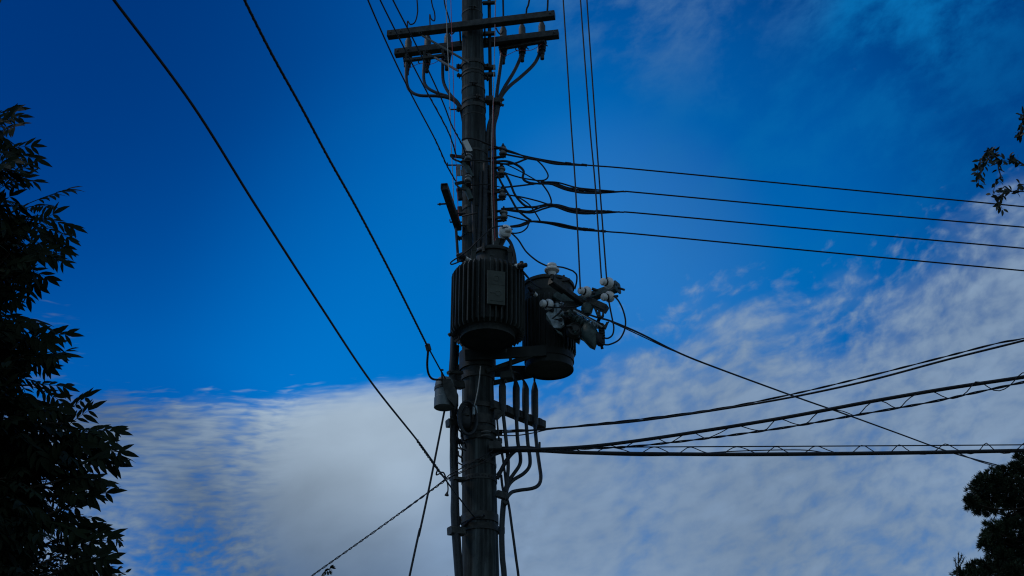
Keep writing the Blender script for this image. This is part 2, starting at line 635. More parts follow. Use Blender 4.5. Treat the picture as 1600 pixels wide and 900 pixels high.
# diagonal braces from the arms down to the collar
z = zp(103)
for t, (a, b), px, off in ((arm_f, (fa, fb), 657, -0.09), (arm_r, (ra, rb), 667, 0.02)):
    p0 = onarm(a, b, px) - Z * 0.05
    p1 = P(733, 98, 11.84) if off < 0 else P(716, 111, 11.97)
    t.part('brace', MB().tube([p0, p0.lerp(p1, 0.06), p0.lerp(p1, 0.94), p1], [0.011, 0.0145, 0.0145, 0.011], 8), M['brace'])
    q = MB().bolt(p0 + Vector((0, -0.02, 0)), (0, -1, 0), 0.02, 0.03)
    t.part('brace_bolt', q, M['steel'])
# hooks and U bolts holding the pair to the pole
for s_ in (-1, 1):
    q = MB()
    c = axis(ZARM) + X * s_ * (prad(ZARM) + 0.02)
    hk = MB()
    q.tube([Vector((c.x, onarm(fa, fb, 745).y + 0.02, ZARM)), Vector((c.x, onarm(ra, rb, 745).y - 0.02, ZARM))], 0.011)
    p = P(744 + s_ * 31, 50, 11.95)
    hk.tube(cr([p + Z * 0.06, p + X * 0.03 * s_ - Z * 0.01, p + X * 0.06 * s_ - Z * 0.03, p + X * 0.085 * s_ + Z * 0.02], 5), 0.009)
    arm_f.part('clamp_rod', q, M['steel'])
    arm_f.part('hook', hk, M['steel'])

# hanging terminals behind the pair, with their cables
lab_term = {637: 'dark cable terminal nearest the left tip of the crossarms', 668: 'dark cable terminal hanging midway along the left half of the crossarms',
            699: 'dark cable terminal hanging just left of the pole between the crossarms',
            786: 'grey cable terminal hanging nearest the pole on the right half of the crossarms', 816: 'grey cable terminal, middle one on the right half of the crossarms',
            847: 'grey cable terminal, outermost one under the right tip of the crossarms'}
term_bot = {}
for px, lab in lab_term.items():
    rt = onarm(ra, rb, px)
    ft = onarm(fa, fb, px)
    c = rt.lerp(ft, -0.36)
    c.z = ZARM
    m = 'steel'
    t = Thing('cable_terminal', lab, 'terminal', c - Z * 0.2, 'cable terminals on the crossarms')
    t.part('body', MB().lathe(c + Z * 0.30, -Z, [(0.014, 0), (0.030, 0.0), (0.036, 0.03), (0.042, 0.04), (0.042, 0.20), (0.052, 0.22), (0.052, 0.30)], 16), M[m])
    q = MB()
    for k in range(4):
        q.lathe(c + Z * (0.02 - 0.035 * k), -Z, [(0.046, 0), (0.058 - 0.006 * k, 0.006), (0.058 - 0.006 * k, 0.024), (0.044, 0.030)], 16)
    t.part('shed', q, M['rubber'])
    t.part('gland', MB().lathe(c - Z * 0.12, -Z, [(0.03, 0), (0.03, 0.05), (0.024, 0.055), (0.024, 0.12)], 12), M['steel'])
    t.part('cap', MB().lathe(c + Z * 0.30, Z, [(0.018, 0), (0.018, 0.03), (0.008, 0.035), (0.008, 0.07)], 8), M['steel'])
    term_bot[px] = c - Z * 0.22

for (x0, y0, x1, y1), lab in (((631, 95, 695, 85), 'short steel cable rail under the left half of the rear crossarm'), ((781, 76, 851, 67), 'short steel cable rail under the right half of the rear crossarm')):
    yy = 12.16
    p0, p1 = P(x0, y0, yy + (0.1 if x0 < 700 else -0.02)), P(x1, y1, yy + (0.0 if x0 < 700 else -0.16))
    p1.z = p0.z
    t = Thing('cable_rail', lab, 'bracket', (p0 + p1) / 2, 'cable rails under the rear crossarm')
    t.part('rail', MB().beam(p0, p1, 0.045, 0.04), M['steel'])
    for f in (0.03, 0.30, 0.55, 0.97):
        p = p0.lerp(p1, f)
        q = MB().tube([p - Z * 0.0 + X * 0.03, p - Z * 0.05 + X * 0.03, p - Z * 0.07 + X * 0.05], 0.007)
        t.part('hook', q, M['steel'])
    for f in (0.05, 0.5, 0.95):
        p = p0.lerp(p1, f)
        t.part('hanger', MB().beam(p, p + Z * 0.10, 0.03, 0.012), M['steel'])
    q = MB().tube(cr([p0.lerp(p1, f) - Z * d for f, d in ((0.0, 0.02), (0.1, 0.12), (0.4, 0.07), (0.7, 0.10), (0.95, 0.03))], 5), 0.0035, 5)
    t.part('tie_wire', q, M['red'])

cables = [
    ([(635, 98), (635, 125), (640, 141), (655, 149), (682, 150), (700, 153), (712, 160), (720, 172), (724, 190)], 'black power cable dropping from the left tip of the crossarms in a wide bend'),
    ([(663, 95), (662, 122), (667, 136), (682, 145), (703, 152), (714, 162), (722, 176)], 'black power cable dropping from the middle of the left crossarm half'),
    ([(692, 90), (692, 122), (697, 138), (706, 151), (716, 161), (724, 178)], 'black power cable dropping closest to the left side of the pole'),
    ([(785, 78), (781, 110), (777, 140), (775, 160), (770, 178), (763, 200), (761, 240), (762, 300), (765, 395)], 'straight black power cable dropping closest to the right side of the pole'),
    ([(814, 76), (813, 90), (803, 112), (788, 137), (779, 156), (774, 178), (768, 200), (767, 240), (768, 300), (770, 395)], 'black power cable slanting in from the middle of the right crossarm half'),
    ([(843, 74), (842, 86), (833, 102), (814, 120), (795, 136), (782, 154), (777, 178), (772, 200), (773, 240), (774, 300), (776, 395)], 'black power cable sweeping in from the right tip of the crossarms'),
]
for pix, lab in cables:
    lft = pix[0][0] < 700
    pp = [(a, b, 12.20 - (0.16 if lft else 0.22) * min(1, i / 4)) for i, (a, b) in enumerate(pix)]
    single('power_cable', MB().tube(run(pp, 12), 0.019 if lft else 0.021, 9), M['cable'], lab, 'cable', 'power cables from the crossarms')
# white sleeve on the outermost right cable
p = run([(843, 76), (842.6, 82)], 12.19)
single('cable_sleeve', MB().tube(p, 0.027, 10), M['tag'], 'small white sleeve round the cable under the right crossarm tip', 'sleeve')

# riser pipe to the right of the pole top and its clamps
rp = Thing('riser_pipe', 'straight black riser pipe standing close along the right side of the pole top', 'pipe', P(766, 200, 12.05))
rp.part('pipe', MB().tube([P(763, -90, 12.06), P(766, 120, 12.06), P(767.5, 215, 12.04)], 0.021, 10), M['rubber'])
for py, w in ((5, 0.03), (53, 0.04), (106, 0.05), (117, 0.04)):
    a = P(754, py, 12.03)
    rp.part('clamp', MB().beam(a, P(774, py - 1, 12.02), 0.05, w), M['steel'])
cl = Thing('cable_clamp', 'blocky steel cable clamp gripping three cables right of the pole below the crossarms', 'clamp', P(775, 158, 11.98))
cl.part('block', MB().beam(P(760, 157, 12.0), P(771, 157, 11.98), 0.11, 0.075), M['steel'])
cl.part('jaw', MB().beam(P(771.2, 159, 11.97), P(783, 160, 11.96), 0.10, 0.065), M['steel'])
cl.part('bolt', MB().tube([P(782, 158, 11.95), P(787, 155, 11.95)], 0.016, 6).tube([P(782, 163, 11.95), P(787, 165, 11.95)], 0.016, 6), M['steel'])

# jumpers above the arms
for pix, lab in (([(646, -60), (652, 5), (652, 22), (648, 35), (641, 38), (637, 33), (636.5, 42), (637, 52)], 'thin curled black jumper wire above the left tip of the crossarms'),
                 ([(668, -60), (674, 0), (679, 20), (679, 32), (674, 30), (671.5, 23), (672, 40)], 'thin hooked black jumper wire above the middle of the left crossarm half'),
                 ([(689, -60), (694, 0), (700, 24), (703, 36), (703, 48)], 'thin black jumper wire reaching the crossarms just left of the pole'),
                 ([(785, -60), (786, 0), (786.5, 28)], 'black jumper wire dropping to the right crossarm half nearest the pole'),
                 ([(834, -60), (827, 0), (823, 14), (822.5, 24)], 'black jumper wire dropping aslant to the middle of the right crossarm half'),
                 ([(857, -60), (856, 0), (855, 18)], 'black jumper wire dropping to the right tip of the crossarms')):
    wire('jumper_wire', pix, 11.9, 12.1, 0.0085 if pix[0][0] < 700 else 0.0115, lab, 'jumper wire', 'jumper wires above the crossarms')

# thin cords hanging beside the pole
for pix, m, lab in (([(696, -60), (698, 40), (702, 130), (704.5, 215), (708, 290), (709, 330)], 'pale', 'thin pale grey cord hanging left of the pole top'),
                    ([(703, -60), (705.5, 40), (708.5, 130), (711, 215), (714, 290), (717, 345)], 'red', 'thin faded red cord hanging left of the pole top'),
                    ([(775, -60), (773.5, 30), (773, 60), (770.5, 160), (769, 200), (768, 280), (770.5, 380), (771, 400)], 'pale', 'thin pale grey cord running down the right edge of the pole'),
                    ([(774, -60), (774, 30), (771.5, 120), (770.5, 200), (771, 280), (773.5, 380)], 'red', 'thin faded red cord running down the right edge of the pole')):
    wire('cord', pix, 11.72, 11.72, 0.004 if m == 'red' else 0.0045, lab, 'cord', None, m)

# ------------------------------------------------------------------ conduits on the pole face above the transformer
for x0, x1, xr, ya, yb, lab in ((738, 741, 742, 250, 405, 'leftmost grey-black conduit strapped to the pole face above the big transformer'),
                                (752, 748, 747, 268, 398, 'second conduit from the left strapped to the pole face above the big transformer'),
                                (758, 757, 756, 256, 396, 'wide middle conduit strapped to the pole face above the big transformer')):
    pix = [(x0, ya, 11.80), ((x0 + x1) / 2, (ya + yb) / 2, 11.78), (xr, yb, 11.76), (xr, yb + 50, 11.80)]
    single('conduit', MB().tube(run(pix, 12), 0.020 if x0 != 758 else 0.026, 10), M['cable'], lab, 'conduit', 'conduits on the pole face')
t = Thing('cable_cover', 'long dark U-shaped cable cover fixed along the right side of the pole above the transformer', 'cable cover', P(772, 400, 11.95))
t.part('channel', MB().beam(P(769, 262, 12.0), P(773, 405, 12.0), 0.085, 0.12, Y), M['paint'])
for py in (300, 340, 385):
    t.part('strap', MB().beam(P(757, py, 11.92), P(781, py, 11.93), 0.02, 0.03), M['steel'])


# ------------------------------------------------------------------ racks and spool insulators
def spool(t, c, ax, s, m, n=20):
    """grooved porcelain spool about c, axis ax, radius s"""
    pr = [(s * .45, -s * 1.0), (s * .85, -s * .95), (s, -s * .7), (s * .95, -s * .42), (s * .62, -s * .25), (s * .58, 0), (s * .62, s * .25), (s * .95, s * .42), (s, s * .7), (s * .85, s * .95), (s * .45, s * 1.0)]
    return t.part('spool', MB().lathe(c, ax, pr, n), M[m])


rack = [(786, 237, 'top'), (783.5, 268, 'second'), (785, 303, 'third'), (787, 336, 'lowest')]
for px, py, w in rack:
    c = P(px, py, 11.93)
    t = Thing('spool_insulator', w + ' grey spool insulator of the rack on the right side of the pole', 'insulator', c, 'spool insulators right of the pole')
    spool(t, c, Z, 0.046, 'greyporc')
    p = P(762, py + 2, 11.98)
    for k in (1, -1):
        t.part('clevis_plate', MB().beam(Vector((p.x, p.y, c.z + 0.062 * k)), c + Z * 0.062 * k + X * 0.03, 0.04, 0.012), M['steel'])
    t.part('pin', MB().tube([c - Z * 0.085, c + Z * 0.085], 0.010).bolt(c + Z * 0.07, Z, 0.018), M['steel'])
for px, py, w in ((732, 246, 'pale spool insulator on the pole front, beside the upper white tag'), (731.5, 280, 'pale spool insulator on the pole front, beside the lower grey tag')):
    c = P(px, py, 11.70)
    t = Thing('spool_insulator', w, 'insulator', c, 'spool insulators on the pole front')
    spool(t, c, Vector((0.1, 0.25, 1)), 0.042, 'greyporc')
    for k in (1, -1):
        t.part('clevis_plate', MB().beam(c + Z * 0.06 * k + Y * 0.18, c + Z * 0.06 * k - Y * 0.03, 0.04, 0.012), M['steel'])
# arms to the left that catch the three line wires
for a, b, lab in (((704, 243), (726, 246), 'short upper dead-end arm left of the pole below the white tag'), ((712, 287), (728, 284), 'short lower dead-end arm left of the pole beside the grey tag')):
    p0, p1 = P(a[0], a[1], 11.72), P(b[0], b[1], 11.84)
    t = Thing('dead_end_bracket', lab, 'bracket', p1, 'dead-end arms left of the pole')
    t.part('bar', MB().beam(p0, p1, 0.025, 0.035), M['steel'])
    t.part('shackle', MB().tube(cr([p0, p0 - Z * 0.05 + X * 0.04, p0 - Z * 0.08 + X * 0.10, p1 - Z * 0.1], 5), 0.011), M['steel'])
# clamp sleeves (wire grips) on the pole front
for pix, lab in (([(724, 252), (730, 262), (737, 277)], 'upper stubby cable sleeve slanting down the pole front between the spool insulators'), ([(724, 290), (730, 297), (736, 312)], 'lower stubby cable sleeve slanting down the pole front below the spool insulators')):
    wire('cable_joint', pix, 11.75, 11.76, 0.032, lab, 'cable joint', 'cable joints on the pole front', 'green', 4)
# tags
def tagplate(c, ux, uy, w, h, lab, prints=True):
    nrm = ux.cross(uy).normalized()
    t = Thing('cable_tag', lab, 'tag', c, 'tags on the pole front')
    t.part('plate', MB().beam(c - uy * h / 2, c + uy * h / 2, w, 0.010, nrm, 0.2), M['tag' if prints else 'greyporc'])
    if prints:
        q = MB()
        q.beam(c - uy * h * .40 + ux * w * .22 - nrm * 0.0068, c + uy * h * .36 + ux * w * .22 - nrm * 0.0068, w * 0.28, 0.002, nrm)
        for k in range(9):
            p = c + uy * h * (-.38 + .085 * k) - nrm * 0.0068
            q.beam(p - ux * w * .35, p - ux * w * .02, h * 0.035, 0.002, nrm)
        t.part('print', q, M['tagline'])
    return t


vx = Vector((0.82, 0.05, 0.42)).normalized()
vy = Vector((-0.52, -0.25, 0.85)).normalized()
vy = (vy - vx * vy.dot(vx)).normalized()
tagplate(P(730.5, 228, 11.70), vx, vy, 0.060, 0.14, 'white printed tag hanging tilted on the front of the pole')
tagplate(P(716.5, 266, 11.72), X, Z, 0.045, 0.15, 'narrow grey tag hanging upright left of the pole face', False)
tagplate(P(721.5, 270, 11.74), X, Z, 0.022, 0.075, 'tiny pale tag close beside the narrow grey tag on the pole', False)

# square arm pointing at the street, left of the pole
zA = P(716, 356, 11.9).z
a0, a1 = P(716, 356, 11.95), PZ(694, 291, zA)
t = Thing('stub_arm', 'hollow square steel arm jutting out left of the pole above the big transformer', 'bracket', a0)
s = 0.066
sd_, u_, ax_ = frame(a1 - a0)
q = MB()
for i, (dx, dy, w, h) in enumerate(((0, s / 2, s, 0.008), (0, -s / 2, s, 0.008), (s / 2, 0, 0.008, s - 0.01), (-s / 2, 0, 0.008, s - 0.01))):
    q.beam(a0 + sd_ * dx + u_ * dy, a1 + sd_ * dx + u_ * dy, w, h)
q.beam(a1 - ax_ * 0.03, a1 - ax_ * 0.024, s - 0.01, s - 0.01)
t.part('tube', q, M['steel'])
for f, sgn in ((0.35, -1), (0.05, -1), (0.60, 1)):
    p = a0.lerp(a1, f)
    t.part('bolt', MB().tube([p, p + sd_ * sgn * 0.11], 0.010).bolt(p + sd_ * sgn * 0.1, sd_ * sgn, 0.015), M['steel'])
t.part('strut', MB().beam(P(712, 350, 11.9), P(716, 408, 11.88), 0.03, 0.02), M['steel'])
for py in (306, 330):
    t.part('foot', MB().beam(P(718, py - 6, 11.86), P(719.5, py + 6, 11.86), 0.05, 0.05), M['steel'])
wire('earth_lead', [(713, 350), (713.5, 370), (715, 395), (718, 408)], 11.85, 11.85, 0.012, 'thin dark lead running down the left edge of the pole above the transformer', 'wire')


# ------------------------------------------------------------------ transformers
def transformer(name, label, c_px, yd, base_py, foot_py, top_py, neck, r_fin, r_tank, r_base, r_neck, n_fin, neck_dx=0.0, clamps=5):
    c = P(c_px, base_py, yd)
    zf, zt, z0, zn = c.z, P(c_px, top_py, yd).z, P(c_px, foot_py, yd).z, P(c_px, neck, yd).z
    o = Vector((c.x, c.y, 0))
    t = Thing('transformer', label, 'transformer', Vector((c.x, c.y, z0)), 'pole transformers')
    t.part('tank', MB().lathe(o, Z, [(r_base - .02, z0 + 0.02), (r_base, z0 + 0.015), (r_base, z0), (r_base + .008, z0), (r_base + .008, z0 + .02), (r_base + 0.003, z0 + .02), (r_base + 0.003, zf - 0.01), (r_tank, zf + 0.03), (r_tank, zt), (r_neck + .01, zt + 0.03)], 48), M['paint'])
    q = MB()
    for k in range(n_fin):
        a = 2 * math.pi * (k + 0.5) / n_fin
        d = Vector((math.cos(a), math.sin(a), 0))
        w = 0.012
        tt = Vector((-d.y, d.x, 0))
        dz_ = 0.010 * math.sin(k * 2.1)
        prof = [(r_tank - .01, zf - .01), (r_fin - .02, zf - 0.035), (r_fin, zf + dz_), (r_fin, zt - .05), (r_fin - .03, zt + .0), (r_tank - .01, zt + .02)]
        f0 = q.ring([o + d * r_ + Z * z_ - tt * w / 2 for r_, z_ in prof])
        f1 = q.ring([o + d * r_ + Z * z_ + tt * w / 2 for r_, z_ in prof])
        q.face(f0[::-1])
        q.face(f1)
        q.bridge(f0, f1)
    t.part('cooling_fins', q, M['paint'], smooth=30)
    on = o + X * neck_dx
    t.part('neck', MB().lathe(on, Z, [(r_neck, zt + .02), (r_neck, zn - 0.045), (r_neck - .01, zn - .04)], 40), M['paint'])
    lid = t.part('lid', MB().lathe(on, Z, [(r_neck - .02, zn - 0.05), (r_neck + .018, zn - 0.045), (r_neck + .022, zn - 0.03), (r_neck + .018, zn - 0.01), (r_neck - .03, zn + .02), (0.05, zn + .06), (0.03, zn + .062)], 40), M['paint'])
    for k in range(clamps):
        a = 2 * math.pi * k / clamps + 0.5
        d = Vector((math.cos(a), math.sin(a), 0))
        t.part('lid_clamp', MB().beam(on + d * (r_neck + .028) + Z * (zn - .085), on + d * (r_neck + .028) + Z * (zn + .01), 0.03, 0.025, d), M['steel'], lid)
    return t, o, z0, zf, zt, zn


T1, o1, z10, z1f, z1t, z1n = transformer('transformer', 'large finned dark transformer with a nameplate, mounted in front of the pole', 762, 11.42, 521, 532, 428, 398,
                                         0.372, 0.315, 0.265, 0.205, 40, 0.055)
# nameplate on the fins, facing the street and a little to the right
ang = R(13)
d = Vector((math.sin(ang), -math.cos(ang), 0))
tt = Vector((math.cos(ang), math.sin(ang), 0))
zc = (P(778, 425, 11.06).z + P(778, 477, 11.06).z) / 2
hh = P(778, 425, 11.06).z - P(778, 477, 11.06).z
pc = Vector((o1.x, o1.y, zc)) + d * 0.386
npl = T1.part('nameplate', MB().beam(pc - Z * hh / 2, pc + Z * hh / 2, 0.178, 0.012, d, 0.2), M['plate'])
q = MB()
for dz_, dx_ in ((hh * 0.27, 0), (-hh * 0.17, 0.02)):
    c = pc + d * 0.0065 + Z * dz_ + tt * dx_
    ringp = [c + (tt * math.cos(a) + Z * math.sin(a)) * 0.028 for a in [2 * math.pi * i / 20 for i in range(21)]]
    q.tube(ringp, 0.003, 4)
q.beam(pc + d * 0.0062 + Z * hh * 0.09 - tt * 0.085, pc + d * 0.0062 + Z * hh * 0.09 + tt * 0.085, 0.004, 0.004)
q.beam(pc + d * 0.0062 - Z * hh * 0.17 - tt * 0.06, pc + d * 0.0062 - Z * hh * 0.17 - tt * 0.015, 0.01, 0.004)
q.beam(pc + d * 0.0062 - Z * hh * 0.40 - tt * 0.06, pc + d * 0.0062 - Z * hh * 0.40 + tt * 0.065, 0.006, 0.004)
T1.part('embossing', q, M['plate'], npl)


def bushing(t, p, ax, L=0.13, r=0.026, cap=True, m='porcelain'):
    ax = Vector(ax).normalized()
    pr = [(r * .8, 0)]
    for k in range(4):
        h = L * k / 4
        pr += [(r * 0.8, h + .002), (r * 1.1, h + L * .08), (r * 1.1, h + L * .17), (r * .8, h + L * .23)]
    b = t.part('bushing', MB().lathe(p, ax, pr, 16), M[m])
    if cap:
        q = MB().lathe(p + ax * L, ax, [(r * .7, -0.004), (r * 1.25, 0), (r * 1.25, 0.05), (r * .9, 0.06), (r * .9, .09), (r * .3, .10)], 10)
        q.tube([p + ax * (L + .03) - Z * 0.05, p + ax * (L + .03) + Z * 0.045], 0.02, 6)
        t.part('terminal', q, M['rubber'], b)
    return b


bushing(T1, P(735, 409, 11.38), P(724, 403, 11.30) - P(735, 409, 11.38), 0.10, 0.026)
bushing(T1, P(798, 417.5, 11.25), P(812, 415.5, 11.18) - P(798, 417.5, 11.25), 0.11, 0.026)
for px, py in ((740, 395), (797, 398)):
    p = P(px, py + 14, 11.22)
    T1.part('lifting_lug', MB().beam(p, p + Z * 0.14, 0.045, 0.018, Y).lathe(p + Z * 0.15 - Y * .012, Y, [(0.03, 0), (0.03, .024)], 10), M['paint'])
T1.part('valve', MB().tube([P(704, 522, 11.42), P(701, 524, 11.42)], 0.02, 8).tube([P(791, 545, 11.5), P(790, 551, 11.5)], 0.009), M['paint'])
q = MB()
for zz in (z1f + 0.08, z1t - 0.06):
    q.beam(Vector((o1.x - .05, o1.y + .28, zz)), Vector((axis(zz).x, axis(zz).y - prad(zz), zz)), 0.14, 0.06)
T1.part('hanger_bracket', q, M['steel'])

T2, o2, z20, z2f, z2t, z2n = transformer('transformer', 'smaller finned dark transformer right of the pole, behind the switch gear', 858, 12.05, 553, 579, 472, 446,
                                         0.280, 0.262, 0.243, 0.262, 34, 0.0, 0)
bushing(T2, P(838, 462, 11.74), Vector((-0.5, -0.75, 0.2)), 0.06, 0.02, True)
# the cantilever that carries it
tb = Thing('transformer_bracket', 'heavy dark cantilever bracket holding the smaller transformer beside the pole', 'bracket', P(750, 578, 12.0))
zb = P(800, 568, 12.0).z
for dy in (-0.20, 0.20):
    q = MB()
    y = o2.y + dy * 1.25
    q.beam(Vector((axis(zb).x - 0.12, 12.0 + dy, zb)), Vector((o2.x - 0.04, y, zb + .05)), 0.03, 0.12)
    tb.part('beam', q, M['paint'])
    q = MB().beam(Vector((axis(zb).x + .1, 12.0 + dy * .8, zb - .16)), Vector((o2.x - 0.18, y, zb + 0.0)), 0.03, 0.05)
    tb.part('strut', q, M['paint'])
zz = P(858, 560, 12.0).z
tb.part('cradle', MB().lathe(Vector((o2.x, o2.y, zz - .03)), Z, [(0.246, 0), (0.258, 0), (0.258, 0.10), (0.246, .10)], 40), M['paint'])
tb.part('collar', MB().lathe(axis(zb) - PAX * .09, PAX, [(prad(zb) - .01, 0), (prad(zb) + .03, 0), (prad(zb) + .03, .2), (prad(zb) - .01, .2)], 32), M['paint'])
# vertical hanger rod and the block under it
hr = Thing('hanger_rod', 'upright dark rod with a clamp block under the transformer bracket', 'rod', P(799, 588, 11.85))
hr.part('rod', MB().tube([P(798, 536, 11.80), P(797.5, 582, 11.80)], 0.016, 8), M['paint'])
hr.part('block', MB().beam(P(783, 588, 11.83), P(802, 586, 11.80), 0.08, 0.085), M['paint'])
hr.part('bolt', MB().bolt(P(802.5, 582, 11.79), X, 0.016).bolt(P(790, 596, 11.76), -Y, 0.016), M['steel'])

# ------------------------------------------------------------------ surge arrester (round white) on its stay above the big transformer
c = P(789.5, 362, 11.22)
t = Thing('surge_arrester', 'round white porcelain insulator on a bent arm above the big transformer', 'insulator', c)
av = Vector((0.10, -0.80, -0.12)).normalized()
b = t.part('porcelain', MB().lathe(c, av, [(0.03, -0.09), (0.05, -0.07), (0.066, -0.05), (0.066, -0.035), (0.048, -0.02), (0.048, -0.01), (0.066, 0.0), (0.068, 0.018), (0.064, 0.035), (0.05, 0.046), (0.046, 0.048)], 28), M['porcelain'])
sx, sy, _ = frame(av)
hx = P(793, 361, 11.1) - P(789, 361, 11.1)
t.part('clamp_cap', MB().lathe(c + av * 0.05 - X * .026 + X * .02, X, [(0.015, -.008), (0.028, 0), (0.028, 0.055), (0.015, .062)], 16), M['porcelain'], b)
t.part('tie', MB().tube([c + av * .03 + X * .072 + Z * 0.015, c + av * .085 + Z * 0.02, c + av * .03 - X * .06 + Z * 0.02], 0.006, 5), M['rubber'], b)
q = MB().beam(P(787, 372, 11.30), P(776, 394, 11.28), 0.055, 0.05, Y).beam(P(776, 394, 11.28), P(770, 418, 11.24), 0.05, 0.04, Y)
q.beam(P(779, 372, 11.26), P(769, 400, 11.22), 0.05, 0.016, Y)
t.part('arm', q, M['paint'])
wire('lead_wire', [(786, 366), (797, 378), (803, 395), (805.5, 413)], 11.24, 11.20, 0.017, 'thick black lead arching from the round white insulator to the big transformer bushing', 'wire')
wire('lead_wire', [(786, 353), (770, 356), (750, 373), (735, 388), (722, 398), (708, 407), (704, 411), (707, 413), (720, 408)], 11.15, 11.22, 0.0075, 'thin black lead looping left across the pole from the round white insulator', 'wire')
wire('lead_wire', [(799, 364), (810, 375), (822, 393), (838, 407), (851, 414), (857, 415.5)], 11.2, 11.3, 0.0085, 'black lead sagging from the round white insulator to the small pin insulator', 'wire')
wire('lead_wire', [(868, 416.5), (880, 418), (893, 422.5), (897, 425), (901, 430), (901, 440), (898, 452)], 11.3, 11.5, 0.0085, 'bent black lead from the small pin insulator down to the switch arm', 'wire')
wire('lead_wire', [(812, 421), (823, 432), (833, 443), (846, 451)], 11.25, 11.7, 0.008, 'upper short lead from the big transformer bushing to the smaller transformer', 'wire')
wire('lead_wire', [(816, 422), (826, 434), (832, 443)], 11.25, 11.7, 0.007, 'lower short lead from the big transformer bushing to the smaller transformer', 'wire')

# ------------------------------------------------------------------ switch gear on its arms
c = P(862.5, 430, 11.30)
t = Thing('pin_insulator', 'white pin insulator with a flared skirt standing above the smaller transformer', 'insulator', c)
t.part('porcelain', MB().lathe(c, Z, [(0.028, 0), (0.034, 0.012), (0.04, 0.03), (0.073, 0.045), (0.078, 0.058), (0.072, 0.068), (0.05, 0.078), (0.043, 0.09), (0.052, 0.105), (0.048, 0.122), (0.03, 0.132), (0.01, 0.135)], 28), M['porcelain'])
t.part('pin', MB().tube([c - Z * 0.05, c + Z * 0.01], 0.016, 8), M['steel'])
pa, pb = P(861, 438, 11.32), P(910, 473, 11.60)
t = Thing('switch_bracket', 'straight dark steel arm slanting down right from the small pin insulator', 'bracket', pa)
t.part('bar', MB().beam(pa, pa.lerp(pb, .42), 0.085, 0.085), M['steel'])
t.part('bar', MB().beam(pa.lerp(pb, .36), pb, 0.05, 0.06), M['steel'])
q = P(881, 437, 11.38)
t.part('wing_bolt', MB().beam(q - X * 0.05 - Z * .02, q + X * 0.06, 0.035, 0.025).tube([q, q + Z * 0.05], 0.012), M['steel'])

ma, mbb = P(868, 484, 11.82), P(964, 449, 11.42)
t = Thing('switch_crossarm', 'thick dark green steel arm carrying white knob insulators right of the transformers', 'crossarm', ma)
t.part('beam', MB().beam(ma, mbb, 0.085, 0.085), M['green'])
t.part('end_plate', MB().beam(mbb, mbb + (mbb - ma).normalized() * 0.012, 0.12, 0.12), M['green'])
t.part('bolt', MB().tube([mbb, mbb + (mbb - ma).normalized() * 0.03 + X * 0.05 - Z * .04], 0.012), M['steel'])
q = P(928, 451, 11.5)
t.part('bolt', MB().beam(q - X * 0.02, q + X * 0.03 - Z * 0.02, 0.03, 0.02), M['steel'])


def knob(px, py, yd, label, ax=(-0.78, -0.55, -0.10), s=1.0):
    c = P(px, py, yd)
    av = Vector(ax).normalized()
    t = Thing('knob_insulator', label, 'insulator', c, 'white knob insulators at the switch gear')
    r = 0.058 * s
    b = t.part('porcelain', MB().lathe(c, av, [(r * .5, -r * .95), (r * .9, -r * .85), (r, -r * .55), (r, -r * .15), (r * .85, r * .05), (r * .45, r * .1), (r * .42, r * .3), (r * .55, r * .35),
                                              (r * .66, r * .5), (r * .68, r * .9), (r * .55, r * 1.15), (r * .3, r * 1.22)], 24), M['porcelain'])
    t.part('tie', MB().lathe(c + av * r * .13, av, [(r * .44, 0), (r * .62, 0), (r * .62, r * .14), (r * .44, r * .14)], 16), M['rubber'], b)
    t.part('pin', MB().tube([c - av * r * 2.2, c - av * r * .8], 0.014, 8), M['steel'])
    return t


knob(913.5, 455.5, 11.38, 'white knob insulator in the middle of the green switch arm')
knob(948, 441.5, 11.32, 'white knob insulator on top of the outer end of the green switch arm')
knob(949.5, 464, 11.42, 'white knob insulator under the outer end of the green switch arm', (-0.80, -0.45, -0.30))
knob(854, 475.5, 11.45, 'white knob insulator left of the switch gear, against the smaller transformer')

t = Thing('load_switch', 'cluttered metal load switch with pale castings and green housings under the green arm', 'switch', P(900, 510, 11.62))


def slab(pix, yd, th, tilt=0.0):
    mb = MB()
    fr = mb.ring([P(a, b, yd + tilt * (a - 870)) for a, b in pix])
    bk = mb.ring([P(a, b, yd + tilt * (a - 870)) + Vector((0.01, th, 0.01)) for a, b in pix])
    mb.face(fr)
    mb.face(bk[::-1])
    mb.bridge(fr, bk)
    return mb


t.part('pale_casting', slab([(853, 490), (862, 483), (874, 480), (882, 488), (881, 500), (881, 507), (875, 512), (865, 512), (859, 500)], 11.50, 0.05, 0.002), M['cast'])
t.part('pale_casting', MB().lathe(P(871, 481, 11.50), Vector((.2, .3, -1)), [(0.02, -.05), (0.024, -.03), (0.02, 0), (0.03, .04), (0.045, 0.07), (0.02, .1)], 12), M['cast'])
t.part('side_plate', slab([(853, 491), (860, 501), (865, 513), (878, 520), (879, 524), (872, 520), (862, 509), (853, 497)], 11.47, 0.06), M['green'])
q = MB()
q.lathe(P(876, 500, 11.49), Vector((0, -1, 0)), [(0.02, 0), (0.02, 0.012), (0.01, .016)], 10)
q.lathe(P(877, 507.5, 11.49), Vector((0, -1, 0)), [(0.008, 0), (0.008, 0.012)], 8)
q.lathe(P(862, 485, 11.49), Vector((0, -1, 0)), [(0.026, 0), (0.026, 0.02), (0.012, .026)], 10)
q.tube([P(884, 477, 11.44), P(874, 489, 11.42), P(863, 498, 11.43), P(874, 499.5, 11.45)], 0.011, 6)
t.part('lever', q, M['rubber'])
t.part('barrel', MB().lathe(P(884, 488, 11.55), Vector((0.6, 0.3, -.5)), [(0.03, 0), (0.05, .01), (0.05, .05), (.04, .06), (.04, .12), (.05, .13), (.05, .2), (.02, .22)], 16), M['green'])
